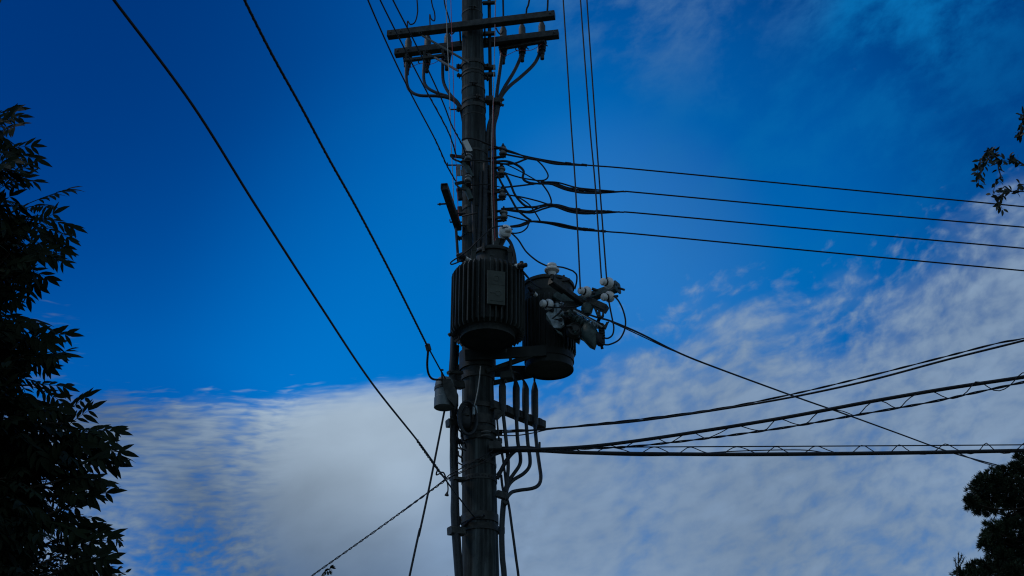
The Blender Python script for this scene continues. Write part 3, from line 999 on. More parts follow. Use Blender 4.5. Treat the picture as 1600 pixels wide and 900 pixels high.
t.part('roller', MB().lathe(P(899, 513, 11.50), Vector((0.2, -1, 0.1)), [(0.075, -0.1), (0.075, -0.01), (0.06, 0.0), (0.055, -0.01), (0.035, -0.012), (0.033, 0.012), (0.012, 0.016)], 22), M['steel'])
t.part('housing', MB().lathe(P(921, 521, 11.52), Vector((0.25, -.25, -1)), [(0.02, -0.11), (0.05, -.10), (0.075, -0.06), (0.085, 0), (0.085, 0.04), (0.065, 0.09), (0.04, 0.14), (0.012, 0.19), (.006, .2)], 18), M['green'])
t.part('flange', slab([(909, 530), (914, 520), (920, 528), (928, 540), (929, 547), (922, 544)], 11.50, 0.03), M['green'])
t.part('housing', MB().lathe(P(936, 529, 11.50), Vector((0.3, -.2, -1)), [(0.03, -0.06), (0.052, -0.04), (0.055, 0.02), (0.04, 0.07), (0.02, 0.09)], 16), M['rubber'])
pr = []
for k in range(5):
    pr += [(0.034, -.10 + .045 * k), (0.056, -.10 + .045 * k + .008), (0.056, -.10 + .045 * k + .02), (0.034, -.10 + .045 * k + .03)]
t.part('ribbed_housing', MB().lathe(P(911, 505, 11.56), Vector((0.7, -.2, -.5)), pr, 16), M['green'])
rs = random.Random(11)
for k in range(22):
    f = k / 21
    x = 872 + 66 * f + rs.uniform(-5, 5)
    y = 488 + 38 * f + rs.uniform(-16, 15)
    d_ = Vector((rs.uniform(-1, 1), rs.uniform(-1, -.1), rs.uniform(-1, 1)))
    rr = rs.uniform(.012, .034)
    ln = rs.uniform(.03, .09)
    if k % 3:
        q = MB().lathe(P(x, y, 11.56 + rs.uniform(-.06, .05)), d_, [(rr * .6, -ln), (rr * .6, -.01), (rr, 0), (rr, ln * .45), (rr * .5, ln * .5), (rr * .5, ln)], 10)
    else:
        c_ = P(x, y, 11.56 + rs.uniform(-.05, .05))
        q = MB().beam(c_ - d_.normalized() * ln, c_ + d_.normalized() * ln, rr * 1.8, rr * .7)
    t.part('fitting', q, M[rs.choice(('green', 'green', 'steel', 'cast', 'rubber'))])
t.part('frame_plate', slab([(880, 494), (896, 487), (916, 498), (932, 513), (930, 527), (912, 527), (900, 521), (884, 517)], 11.68, 0.12), M['green'])
pr = []
for k in range(7):
    pr += [(0.016, .018 * k), (0.033, .018 * k + .004), (0.033, .018 * k + .009), (0.016, .018 * k + .013)]
t.part('ribbed_bushing', MB().lathe(P(940.5, 528, 11.48), Z, pr, 14), M['steel'])
t.part('bushing_cap', MB().lathe(P(940.5, 513, 11.48), Z, [(.03, 0), (.034, .02), (.02, .05)], 12), M['steel'])
q = MB().tube([P(935, 507, 11.46), P(946, 512, 11.44)], 0.018, 6).tube([P(945, 514, 11.44), P(949, 504, 11.44)], 0.014, 6).tube([P(944, 510, 11.44), P(951, 503, 11.44)], 0.009, 6)
t.part('fork', q, M['steel'])
t.part('link_rod', MB().tube([P(896, 485, 11.42), P(918, 497, 11.40), P(941, 511, 11.42)], 0.010, 6), M['cast'])
t.part('link_rod', MB().tube([P(896, 482, 11.42), P(920, 496, 11.40), P(942, 507, 11.42)], 0.008, 6), M['rubber'])
t.part('round_insulator', MB().lathe(P(917, 478, 11.50), Vector((0, -.3, -1)), [(0.02, -0.02), (0.055, 0), (0.062, 0.04), (0.05, 0.09), (0.03, .12)], 16), M['green'])
t.part('insulator_top', MB().lathe(P(917, 477, 11.49), Vector((0, 0, 1)), [(0.03, 0), (0.024, 0.012), (0.01, .016)], 12), M['porcelain'])
t.part('hanger', MB().beam(P(918, 470, 11.52), P(947, 483, 11.45), 0.10, 0.075), M['steel'])
q = MB()
for a, b in (((930, 482), (935, 495)), ((943, 485), (942, 495)), ((934, 495), (943, 495)), ((936, 484), (937, 495))):
    q.beam(P(a[0], a[1], 11.44), P(b[0], b[1], 11.44), 0.022, 0.022)
t.part('stirrup', q, M['steel'])
t.part('back_box', MB().beam(P(884, 474, 11.68), P(884, 506, 11.72), 0.22, 0.16, Y), M['steel'])
t.part('back_box', MB().beam(P(868, 462, 11.72), P(893, 480, 11.72), 0.14, 0.12), M['green'])
t.part('tail_bracket', slab([(897, 520), (906, 530), (904, 537), (900, 534), (897, 533)], 11.6, 0.05), M['steel'])
# wires at the switch
wire('lead_wire', [(855, 479.5), (870, 480.5), (890, 480), (905, 478)], 11.40, 11.45, 0.008, 'short level lead across the pale castings of the switch', 'wire')
wire('lead_wire', [(951, 469), (954, 485), (957, 500), (959, 512), (957, 523), (950, 528.5), (941, 527.5)], 11.40, 11.45, 0.0085, 'inner of the two looped leads hanging right of the switch', 'wire', 'looped leads right of the switch')
wire('lead_wire', [(959, 462), (967, 471), (974, 486), (977.5, 503), (975, 518), (967, 531), (953, 538), (943, 538), (936, 533.5)], 11.38, 11.45, 0.0085, 'outer of the two looped leads hanging right of the switch', 'wire', 'looped leads right of the switch')
for pix, lab in (([(876, -60), (880, 0), (892, 190), (899, 290), (906, 436), (906.5, 447)], 'upright black wire nearest the pole, dropping to the middle knob insulator'),
                 ([(904, -60), (907, 0), (921, 190), (930, 290), (939, 425), (940, 435)], 'upright black wire, left one of the close pair dropping to the outer knob insulator'),
                 ([(914, -60), (917, 0), (930, 190), (937, 290), (947, 425), (948, 433)], 'upright black wire, right one of the close pair dropping to the outer knob insulator')):
    wire('drop_wire', pix, 11.1, 11.3, 0.0082, lab, 'wire', 'upright wires above the switch')

# ------------------------------------------------------------------ grey drum and riser left of the pole
ct = P(693.5, 637, 11.66)
zt = P(693.5, 597, 11.66).z
od = Vector((ct.x, ct.y, 0))
t = Thing('drum_housing', 'pale grey cylindrical closure hanging on the left side of the pole', 'cable closure', Vector((od.x, od.y, ct.z)))
r = 0.094
t.part('body', MB().lathe(od, Z, [(r * .9, ct.z + .01), (r, ct.z + .006), (r, ct.z), (r + .004, ct.z), (r + .004, ct.z + .1), (r, ct.z + .105), (r, zt - .03), (r * .93, zt + .01), (r * .7, zt + .035), (r * .2, zt + .045)], 36), M['drum'])
t.part('strap', MB().lathe(od, Z, [(r - .003, zt - .09), (r + .006, zt - .09), (r + .006, zt - .06), (r - .003, zt - .06)], 36), M['steel'])
t.part('bracket_box', slab([(691, 592), (704, 592), (714, 612), (714, 628), (711, 634), (699, 622), (692, 604)], 11.54, 0.12), M['steel'])
t.part('bolt', MB().tube([P(690.5, 582, 11.56), P(690.5, 600, 11.56)], 0.011).tube([P(688, 578, 11.56), P(693, 578, 11.56)], 0.010), M['steel'])
t.part('mount', MB().beam(P(700, 582, 11.75), P(722, 583, 11.85), 0.05, 0.03).beam(P(700, 600, 11.72), P(722, 602, 11.86), 0.08, 0.08), M['steel'])
t = Thing('riser_cable', 'thick dark riser cable running down along the left side of the pole', 'cable', P(712, 900, 11.86))
pix = [(709, 520), (708, 555), (706, 590), (708, 640), (708.5, 680), (708, 720), (710, 770), (709.5, 800), (712, 845), (716, 900), (722, 1000)]
pth = run([(a, b, 11.80) for a, b in pix], 11.8)
e = pth[-1].copy()
pth += [Vector((e.x, e.y, e.z * f)) for f in (0.66, 0.33, 0.0)]
t.part('sheath', MB().tube(pth, 0.034, 12), M['cable'])
t.part('strand', MB().tube(run([(715, 540, 11.83), (713.5, 570, 11.83), (711, 600, 11.83), (713, 650, 11.83), (713, 720, 11.83), (715, 800, 11.83), (717, 840, 11.83), (721, 900, 11.83), (727, 1000, 11.83)], 11.8), 0.018, 8), M['rubber'])
for py, x0 in ((661, 699), (829, 702), (748, 706)):
    t.part('clamp', MB().beam(P(x0, py, 11.78), P(724, py + 2, 11.86), 0.09, 0.075 if py != 748 else 0.03), M['steel'])
t.part('hanger', MB().tube([P(704.5, 650, 11.75), P(704, 690, 11.75), P(706, 730, 11.77)], 0.009), M['steel'])
# coil of spare cable on the pole front
q = MB()
cc = P(731, 655, 11.70)
for k in range(3):
    ringp = []
    for i in range(25):
        a = 2 * math.pi * i / 24
        ringp.append(cc + X * (0.075 + .008 * k) * math.cos(a) + Z * (0.15 + 0.012 * k) * math.sin(a) - Y * (0.018 * k - .05 * math.cos(a)))
    q.tube(ringp, 0.011, 7)
single('cable_coil', q, M['cable'], 'oval coil of spare black cable on the pole front right of the grey drum', 'cable coil')
t = Thing('splice_box', 'rounded dark splice box on the pole front inside the cable coil', 'box', P(726, 655, 11.74))
t.part('shell', MB().lathe(P(727, 640, 11.75), Vector((0, 0, -1)), [(0.03, -.02), (0.06, 0), (0.07, .04), (0.07, .16), (0.05, .2), (0.02, .22)], 18), M['cable'])
t.part('clip', MB().beam(P(722, 648, 11.7), P(733, 648, 11.68), 0.03, 0.02), M['steel'])
q = MB()
for a, b, c_, d_ in ((713, 640, 721, 650), (716, 655, 722, 662), (712, 668, 724, 690), (716, 700, 722, 712), (714, 712, 722, 722), (717, 688, 728, 700)):
    q.tube(cr([P(a, b, 11.8), P((a + c_) / 2 + 3, (b + d_) / 2 - 3, 11.72), P(c_, d_, 11.8)], 5), 0.009, 6)
    q.tube(cr([P(a, b + 5, 11.8), P((a + c_) / 2 - 2, (b + d_) / 2 + 6, 11.74), P(c_, d_ + 4, 11.8)], 5), 0.007, 6)
single('wire_bundle', q, M['rubber'], 'tangle of short black wires between the left riser cable and the pole', 'wire bundle')
# insulated wire tail and pale pull rod on the pole front
wire('pull_rod', [(751, 572), (748, 600), (744, 622), (741, 634)], 11.68, 11.70, 0.0055, 'thin pale rod slanting down the dark pole front below the big transformer', 'rod', None, 'pale')
t = Thing('turnbuckle', 'small pale turnbuckle at the foot of the thin rod on the pole front', 'fitting', P(741, 644, 11.70))
t.part('body', MB().tube([P(740.5, 633, 11.70), P(740, 648, 11.70)], 0.014, 8), M['cast'])
t.part('tab', MB().beam(P(744, 634, 11.71), P(745, 646, 11.71), 0.018, 0.01, Y), M['cast'])
for py in (675, 681):
    wire('wire_wrap', [(752, py, 11.80), (760, py - 1.5, 11.80), (766, py - .6, 11.83)], 11.8, 11.8, 0.009, ('upper' if py < 680 else 'lower') + ' short pale wrap of wire on the pole where the right-hand cables start', 'wire', None, 'brace')

# ------------------------------------------------------------------ cable arm with the four terminations
zc_ = P(775, 634, 11.85).z
e1 = PZ(848, 665, zc_)
e0 = P(768, 632.5, 11.86)
e1 = P(848.5, 664.5, min(e1.y, 12.6))
t = Thing('termination_bracket', 'short square steel arm slanting right of the pole with four cable terminations', 'bracket', e0)
t.part('beam', MB().beam(e0, e1, 0.085, 0.085, None, 0.08), M['steel'])
q = MB()
for f in (0.27, 0.52, 0.72, 0.90):
    p = e0.lerp(e1, f)
    q.beam(p - (e1 - e0).normalized() * .02, p + (e1 - e0).normalized() * .02, 0.094, 0.094)
t.part('saddle', q, M['rubber'])
t.part('gusset', slab([(772, 636), (788, 645), (777, 656), (773, 656)], 11.86, 0.02), M['steel'])


def yarm(px):
    return e0.lerp(e1, (px - 768) / 80).y


terms = [(785, 590, 639, [(786, 645), (789, 672), (792, 700), (794, 725), (793, 745), (790, 766)], [(785, 590), (786, 583)], 'leftmost dark spindle-shaped cable termination on the short arm'),
         (806.5, 592, 646, [(807, 655), (809, 690), (813, 712), (812, 726), (803, 740), (793, 754), (789, 768)], [(804, 592), (802, 584)], 'second spindle-shaped cable termination from the pole on the short arm'),
         (821, 594, 651, [(822, 660), (825, 695), (828, 715), (827, 729), (818, 740), (802, 750), (794, 760), (791, 770)], [(816, 592), (810, 584), (801, 581)], 'third spindle-shaped cable termination from the pole on the short arm'),
         (835.5, 596, 660, [(836, 668), (839, 700), (842.5, 725), (845, 745), (842, 757), (832, 763), (812, 766), (800, 769), (793, 776)], [(835, 596), (835, 570)], 'outermost spindle-shaped cable termination on the short arm')]
for k, (px, ya, yb, cab, lead, lab) in enumerate(terms):
    yd = yarm(px) - 0.075
    t = Thing('cable_termination', lab, 'cable termination', P(px, yb, yd), 'spindle cable terminations on the short arm')
    pth = run([(px - (px - lead[0][0]) * .6, ya, yd), (px, ya + 12, yd), (px, (ya + yb) / 2, yd), (px + .5, yb + 8, yd)], yd, None, 6)
    kk = len(pth)
    rr = []
    for i in range(kk):
        f = i / (kk - 1)
        rr.append(0.010 + 0.027 * min(1, max(0, (f - .02) / .36)) if f < .82 else 0.037 - 0.017 * (f - .82) / .18)
    t.part('body', MB().tube(pth, rr, 14), M['cable'])
    t.part('lead', MB().tube(run([(a, b, yd) for a, b in [(px - (px - lead[0][0]) * .6, ya + 1)] + lead], yd), 0.011, 7), M['rubber'])
    single('power_cable', MB().tube(run([(px + .5, yb + 6, yd)] + [(a, b, yd - (yd - 11.85) * min(1, (i + 1) / len(cab))) for i, (a, b) in enumerate(cab)], yd), 0.0185, 10), M['cable'],
           ('innermost', 'second', 'third', 'outermost')[k] + ' of the four thick cables bending down from the short arm to the pole', 'cable', 'thick cables below the short arm')
cl = Thing('cable_clamp', 'blocky clamp gathering the four thick cables on the right side of the pole', 'clamp', P(791, 776, 11.85))
cl.part('block', MB().beam(P(778, 772, 11.86), P(793, 776, 11.82), 0.08, 0.07), M['steel'])
cl.part('lip', MB().beam(P(787, 784, 11.8), P(792, 788, 11.8), 0.05, 0.03), M['steel'])
pth = run([(789, 770, 11.85), (786, 795, 11.85), (784, 830, 11.85), (785, 870, 11.85), (788, 905, 11.85), (790, 1000, 11.85)], 12)
e = pth[-1].copy()
pth += [Vector((e.x, e.y, e.z * f)) for f in (.66, .33, 0)]
single('riser_cable', MB().tube(pth, 0.027, 10), M['cable'], 'dark riser cable running down along the right side of the pole from the clamp', 'cable')
pth = run([(783, 742, 11.88), (786, 765, 11.88), (794, 785, 11.82), (800, 825, 11.8), (806, 870, 11.78), (811, 910, 11.76), (818, 1000, 11.7)], 12)
e = pth[-1].copy()
pth += [Vector((e.x + .05, e.y, e.z * f)) for f in (.6, .25, 0)]
single('drop_wire', MB().tube(pth, 0.0125, 8), M['rubber'], 'thin black wire dropping free at the right foot of the pole', 'wire')

# ------------------------------------------------------------------ overhead line wires
z_ = P(745, 806, 11.83).z
wire('guy_wire', [(135, -60), (178, 0), (300, 163), (400, 322), (500, 477), (580, 597), (655, 692), (690, 741), (715, 775), (742, 809)], yz(135, -60, z_), 11.80, 0.0072, 'long black guy wire slanting from the top left to a low pole collar', 'wire', None, 'rubber', 10)
t = Thing('wire_grip', 'twisted black preformed grip with a loose tail on the guy wire left of the pole', 'wire grip', P(690, 741, 11.1))
q = MB()
twist(q, run([(652, 688), (668, 711), (690, 741)], 10.55, 11.1), 0.009, 0.005, 14)
t.part('helical_rod', q, M['rubber'])
t.part('loose_tail', MB().tube(run([(684, 733), (682, 742), (692, 738), (696, 746), (690, 742), (698, 752), (700, 762), (699.5, 770)], 11.1, 11.2), 0.007, 6), M['rubber'])
t.part('tail_end', MB().lathe(P(699, 768, 11.2), Vector((-0.15, 0, -1)), [(0.004, 0), (0.02, .035), (0.02, .04)], 8), M['rubber'])
t.part('pole_tie', MB().tube(run([(728, 815, 11.85), (722, 824, 11.9), (737, 811, 11.78), (747, 807, 11.77), (753, 808, 11.78), (757, 804, 11.77)], 11.8), 0.012, 6), M['rubber'])

z_ = P(690, 580, 11.6).z
pth = run([(355, -60), (382, 0), (425, 85), (470, 166), (515, 250), (560, 330), (615, 435), (668, 541)], yz(355, -60, z_), 11.0, 10)
mb = MB()
mb.tube(pth, 0.009, 8)
twist(mb, pth, 0.005, 0.006, 90)
t = Thing('aerial_cable', 'heavy ribbed black cable from the top left down to the pale grey drum', 'cable', pth[-1])
t.part('cable', mb, M['rubber'])
q = MB()
q.lathe(P(669, 543, 11.0), Vector((0.3, 0.3, -1)), [(.01, -.04), (.026, -.03), (.026, .03), (.01, .04)], 10)
t.part('clamp', q, M['steel'])
t.part('bare_wire', MB().tube(run([(668, 541), (680, 563), (691, 583), (697, 593)], 11.0, 11.6), 0.008, 6), M['rubber'])
t.part('slack_loop', MB().tube(run([(669, 547), (667.5, 570), (670, 585), (677, 592.5), (691, 593)], 11.0, 11.55), 0.011, 8), M['rubber'])

for pix, yend, lab in (([(552, -60), (575, 0), (610, 80), (643, 148), (680, 218), (698, 258), (712, 283)], 11.75, 'outermost of the three thin line wires slanting down to the pole front'),
                       ([(566, -60), (594, 0), (628, 68), (665, 140), (700, 205), (713, 243)], 11.75, 'middle of the three thin line wires slanting down to the pole front'),
                       ([(586, -60), (614, 0), (652, 74), (690, 155), (706, 196), (722, 226), (729, 247)], 11.72, 'innermost of the three thin line wires slanting down to the pole front')):
    z_ = P(pix[-1][0], pix[-1][1], yend).z
    mb = MB().tube(run(pix, yz(pix[0][0], pix[0][1], z_), yend), 0.0075, 7)
    tail = run(pix[-3:], 11.2 if pix[0][0] != 586 else 11.1, yend)
    twist(mb, tail, 0.005, 0.006, 7)
    single('line_wire', mb, M['rubber'], lab, 'wire', 'thin line wires left of the pole')

# ------------------------------------------------------------------ four low-voltage lines to the right with their bundled jumpers
lines = [
    ('top', 237, [(788, 236), (830, 246), (870, 253), (905, 257), (935, 259.5), (1000, 265), (1300, 294), (1600, 323), (1680, 331)], [
        [(789, 241), (815, 246), (845, 251), (875, 256), (910, 258)], [(845, 251), (865, 256), (890, 257.5), (915, 258.5)], [(752, 222, 11.72), (768, 227, 11.78), (800, 237), (825, 246), (850, 250)]]),
    ('second', 268, [(788, 270), (815, 278), (845, 283), (870, 288), (895, 295), (930, 299.5), (975, 299.5), (1010, 302), (1300, 329), (1600, 355), (1680, 362)], [
        [(784, 293), (810, 290.5), (838, 287), (860, 284.5), (880, 292), (900, 299), (935, 301.5), (975, 299)], [(818, 279), (822, 284), (840, 287), (862, 288), (885, 295), (905, 301), (940, 302)],
        [(845, 285), (870, 285), (900, 293), (925, 296), (960, 299)], [(860, 287), (885, 297), (910, 300.5), (950, 300)], [(865, 285), (890, 294.5), (920, 298)]]),
    ('third', 303, [(789, 304), (815, 308), (840, 314), (860, 320), (890, 325), (920, 329), (970, 331.5), (1010, 334), (1300, 361), (1600, 388), (1680, 395)], [
        [(783, 326), (805, 325), (835, 323), (862, 319), (885, 328), (905, 333), (940, 333), (968, 331)], [(790, 328), (815, 331.5), (832, 332), (850, 326), (866, 323), (890, 331), (915, 334), (945, 332)],
        [(785, 326), (810, 329), (828, 330), (848, 323), (870, 320), (900, 328), (930, 331)], [(862, 320), (880, 324), (905, 331), (930, 334)], [(868, 321), (895, 332), (920, 333)]]),
    ('lowest', 337, [(791, 336), (812, 342), (830, 346), (850, 347.5), (880, 352), (910, 357), (950, 362), (1010, 367), (1300, 395), (1600, 423), (1680, 430)], [
        [(797, 354), (812, 351.5), (826, 346.5), (850, 347), (880, 354), (915, 360)], [(830, 346), (855, 349), (880, 355), (905, 359), (940, 361.5)], [(840, 346), (870, 349), (900, 355.5), (925, 359)], [(797, 354.5), (812, 353.5), (827, 348)]]),
]
for w, py, pix, extra in lines:
    z_ = P(788, py, 11.92).z
    ye = yz(1680, pix[-1][1], z_ - 0.25)
    t = Thing('overhead_line', w + ' of the four long overhead lines leaving the spool rack to the right', 'overhead line', P(788, py, 11.92), 'four overhead lines right of the pole')
    t.part('line', MB().tube(run(pix, 11.92, ye), 0.0085, 7), M['rubber'])
    L = math.hypot(1680 - 788, pix[-1][1] - pix[0][1])
    for ex in extra:
        ya = 1 / ((1 - (ex[0][0] - 788) / L) / 11.92 + ((ex[0][0] - 788) / L) / ye) - random.uniform(.0, .03)
        yb = 1 / ((1 - (ex[-1][0] - 788) / L) / 11.92 + ((ex[-1][0] - 788) / L) / ye) - random.uniform(-.02, .02)
        t.part('jumper_strand', MB().tube(run(ex, ya, yb), random.uniform(.009, .012), 7), M['rubber'])
    for k in range(4):
        f = random.uniform(0.35, 0.95)
        xa = 840 + 120 * f
        for a, b in zip(pix, pix[1:]):
            if a[0] <= xa <= b[0]:
                yy = a[1] + (b[1] - a[1]) * (xa - a[0]) / (b[0] - a[0])
        yd = 1 / ((1 - (xa - 788) / L) / 11.92 + ((xa - 788) / L) / ye)
        t.part('tape_wrap', MB().tube([P(xa - 4, yy - .3, yd - .01), P(xa + 4, yy + .7, yd - .01)], 0.015, 7), M['rubber'])

jum = [([(767, 253.5), (790, 252), (808, 258), (818, 267), (817, 277), (821, 283), (834, 288)], 0.014, 'thick black jumper between the upper two lines, curving down right of the pole'),
       ([(835, 247), (847, 258), (855, 270), (856, 277), (850, 281.5), (838, 282)], 0.0085, 'rounded black jumper loop hanging from the top line to the second line'),
       ([(846, 286), (856, 300), (861, 312), (861, 318)], 0.009, 'short arched black jumper from the second line to the third line'),
       ([(789, 270), (797, 285), (804, 303), (814, 316), (824, 323), (840, 324)], 0.013, 'thick black jumper curving from the second insulator to the third line'),
       ([(776, 268), (783, 285), (797, 308), (808, 327), (820, 338), (830, 345)], 0.012, 'long black jumper sweeping from the second insulator to the lowest line'),
       ([(808, 307), (825, 318), (836, 332), (845, 347)], 0.008, 'thin black jumper curving from the third line to the lowest line'),
       ([(826, 347), (824, 355), (816, 362), (806, 364.5), (799, 364)], 0.008, 'thin black loop from the lowest line back to the round white insulator'),
       ([(767, 253), (785, 256), (803, 255.5), (818, 250), (828, 246)], 0.011, 'black jumper rising from the pole to the top line'),
       ([(768, 256), (786, 256), (802, 262), (826, 275), (846, 287)], 0.007, 'thin straight black jumper running into the second line'),
       ([(729, 226, 11.70), (722, 219, 11.72), (730, 216, 11.70), (745, 218, 11.70), (760, 224, 11.74), (780, 231, 11.8), (805, 239, 11.9)], 0.009, 'black wire passing over the pole front above the white tag to the top line'),
       ([(720, 252, 11.73), (740, 250, 11.70), (765, 252, 11.76), (785, 252, 11.85)], 0.008, 'thin black wire across the pole front at the height of the second insulator'),
       ([(735, 290, 11.72), (755, 288, 11.70), (770, 290, 11.76), (790, 294, 11.85)], 0.006, 'thin black wire across the pole front at the height of the third insulator'),
       ([(722, 338, 11.80), (735, 335, 11.74), (745, 333, 11.72)], 0.008, 'short dark wire across the pole front beside the square stub arm')]
for pix, r, lab in jum:
    wire('jumper_wire', pix, 11.86, 11.95, r, lab, 'jumper wire')

# ------------------------------------------------------------------ cables at the lower right
z_ = P(850, 670, 12.2).z
pm = [(770, 676), (810, 674), (855, 670), (930, 664), (1000, 657.5), (1120, 640.5), (1240, 620), (1360, 594), (1480, 562), (1600, 532), (1700, 505)]
ye = yz(1700, 505, z_ - .15)
pth = run(pm, 12.0, ye)
t = Thing('twisted_cable', 'twisted double service cable rising to the right edge, uppermost of the lower cables', 'cable', pth[0])
t.part('main_strand', MB().tube(pth, 0.0095, 7), M['rubber'])
pm2 = [(770, 673), (810, 672), (855, 671), (930, 662.5), (1000, 655), (1120, 639), (1240, 615.5), (1360, 587), (1480, 556.5), (1560, 536), (1600, 528.5), (1700, 501)]
t.part('twisted_strand', twist(MB(), run(pm2, 12.0, ye), 0.0045, 0.005, 12), M['rubber'])
t.part('twisted_strand', twist(MB(), run(pm2, 12.0, ye), 0.0045, 0.005, 12, math.pi), M['rubber'])

z_ = P(840, 704, 12.0).z
pm = [(768, 708), (790, 702), (840, 702), (920, 697.5), (1000, 688), (1120, 670), (1240, 650), (1360, 627.5), (1480, 607), (1600, 589), (1700, 572)]
ye = yz(1700, 572, z_ - .1)
pth = run(pm, 11.86, ye)
t = Thing('lashed_cable', 'thick lashed telephone cable rising to the right edge just below the twisted service cable', 'cable', pth[0])
t.part('main_cable', MB().tube(pth, 0.0165, 9), M['rubber'])
pm2 = [(790, 704), (840, 704), (920, 701), (1000, 696.5), (1120, 683), (1240, 666), (1330, 650), (1420, 634.5), (1480, 623), (1600, 597), (1700, 577)]
pth2 = run(pm2, 11.9, ye)
t.part('messenger_wire', twist(MB(), pth2, 0.006, 0.006, 14), M['rubber'])
t.part('messenger_wire', twist(MB(), pth2, 0.006, 0.006, 14, math.pi), M['rubber'])
pmm = [(930, 700), (1000, 692), (1120, 676), (1240, 658), (1360, 637), (1480, 614.5), (1600, 593), (1700, 574)]
Lf = (930 - 790) / 910
t.part('lashing_wire', twist(MB(), run(pmm, 1 / ((1 - Lf) / 11.9 + Lf / ye), ye, 10), (0.03, 0.062), 0.0048, 10.3), M['rubber'])

pm = [(768, 712), (790, 705), (840, 704), (900, 707), (1000, 709), (1150, 710), (1300, 709), (1450, 707), (1600, 704), (1700, 702)]
ye = yz(1700, 702, z_ - .05)
pth = run(pm, 11.84, ye)
t = Thing('lashed_cable', 'thick level telephone cable with a spiral hanger, lowest one at the right', 'cable', pth[0])
t.part('main_cable', MB().tube(pth, 0.0195, 9), M['rubber'])
pm2 = [(775, 699), (840, 703), (920, 700), (1000, 698.5), (1300, 697), (1600, 695), (1700, 694)]
t.part('messenger_wire', MB().tube(run(pm2, 11.88, ye), 0.006, 6), M['rubber'])
pmm = [(880, 704), (1000, 704), (1150, 704.5), (1300, 703.5), (1450, 702), (1600, 699.5), (1700, 698)]
t.part('spiral_hanger', twist(MB(), run(pmm, 12.0, ye, 10), (0.03, 0.058), 0.0048, 12.6), M['rubber'])
t.part('loose_strand', MB().tube(run([(860, 706), (920, 709.5), (1000, 712), (1060, 711), (1150, 705), (1250, 703), (1290, 708)], 12.0, 13.2), 0.006, 6), M['rubber'])
for pix, r, lab in (([(838, 703), (815, 701), (803, 706), (790, 722), (777, 748)], 0.021, 'thick black cable curving from the lower bundle down to the right side of the pole'),
                    ([(815, 700), (800, 708), (788, 726), (776, 742)], 0.010, 'thin black cable curving beside the thick one down to the pole'),
                    ([(780, 684), (784, 705), (788, 735), (791, 765)], 0.012, 'slack black wire between the pole and the four bent cables'),
                    ([(776, 650), (780, 690), (786, 720), (791, 750)], 0.010, 'thin upright black wire just right of the pole below the short arm'),
                    ([(770, 699), (795, 699), (820, 698), (840, 700)], 0.010, 'short black tail wire above the lower cable bundle'),
                    ([(776, 680, 11.95), (805, 680.5, 12.0), (830, 677, 12.1), (856, 671, 12.2)], 0.006, 'thin pale wire running under the twisted service cable at the pole')):
    wire('cable_tail', pix, 11.84, 11.86, r, lab, 'cable')
t = Thing('dead_end_clamp', 'stubby dark clamp where the lower cables leave the pole', 'clamp', P(775, 700, 11.85))
t.part('body', MB().beam(P(764, 698, 11.82), P(784, 698, 11.82), 0.10, 0.09), M['steel'])
t.part('pin', MB().tube([P(843, 691, 11.95), P(843, 704, 11.95)], 0.012).tube([P(771, 690, 11.8), P(779, 688, 11.8)], 0.012), M['steel'])

# drop wire from the switch down to the right
pm = [(895, 482), (930, 495), (955, 502), (1000, 521), (1060, 551), (1120, 575), (1240, 619), (1320, 647), (1400, 676), (1480, 705), (1540, 722), (1620, 742)]
mb = MB().tube(run(pm, 11.5, 21.0), 0.0105, 7)
mb.tube(run([(955, 503), (1000, 524), (1040, 543), (1060, 551)], 11.7, 12.5), 0.006, 6)
mb.tube(run([(1500, 709), (1530, 721), (1575, 733), (1620, 741)], 18.4, 21.0), 0.008, 6)
single('service_drop', mb, M['rubber'], 'single black service wire slanting down from the switch to the pine at right', 'wire')

# twisted drop to the lower left and the stay from the drum
pm = [(778, 708, 11.70), (755, 722, 11.62), (722, 737, 11.62), (700, 748, 11.66), (655, 780), (600, 820), (545, 859), (487, 900), (440, 935)]
for i in range(4, 9):
    pm[i] = pm[i] + (11.66 + 0.6 * (i - 3),)
pth = run(pm, 12)
mb = twist(MB(), pth, 0.0065, 0.005, 17)
twist(mb, pth, 0.0065, 0.005, 17, math.pi)
mb.tube(run([(770, 704, 11.68), (722, 731, 11.6), (705, 740, 11.64), (690, 753, 11.7), (660, 776, 12.0), (630, 799, 12.6)], 12), 0.0055, 6)
single('service_drop', mb, M['rubber'], 'twisted pair of service wires slanting down left in front of the pole', 'wire')
g0 = P(694.5, 642, 11.66)
pth = [g0, P(685, 690, 11.6), P(670, 765, 11.5), P(655, 835, 11.4), P(640, 900, 11.3)]
e = pth[-1] + (pth[-1] - pth[0]) * (pth[-1].z / (pth[0].z - pth[-1].z))
pth.append(e)
single('stay_wire', MB().tube(cr(pth, 6), 0.0105, 7), M['rubber'], 'straight black stay wire running from the grey drum down left to the ground', 'wire')


# ------------------------------------------------------------------ trees
def leaflet(mb, p, d, nrm, L, w, curl=0.15):
    """one pointed leaf blade folded along its midrib"""
    d = d.normalized()
    s_ = d.cross(nrm).normalized()
    n_ = s_.cross(d)
    b = mb.b.verts.new
    rows = []
    for f, k in ((0.18, .62), (0.42, 1.0), (0.70, .72)):
        c = p + d * L * f - n_ * (curl * L * f * f)
        rows.append((b(c - s_ * w * k * .5 + n_ * w * .10), b(c), b(c + s_ * w * k * .5 + n_ * w * .10)))
    v0 = b(p)
    v1 = b(p + d * L - n_ * curl * L)
    F = mb.b.faces.new
    F((v0, rows[0][1], rows[0][0]))
    F((v0, rows[0][2], rows[0][1]))
    for a, c in zip(rows, rows[1:]):
        F((a[0], a[1], c[1], c[0]))
        F((a[1], a[2], c[2], c[1]))
    F((rows[2][0], rows[2][1], v1))
    F((rows[2][1], rows[2][2], v1))


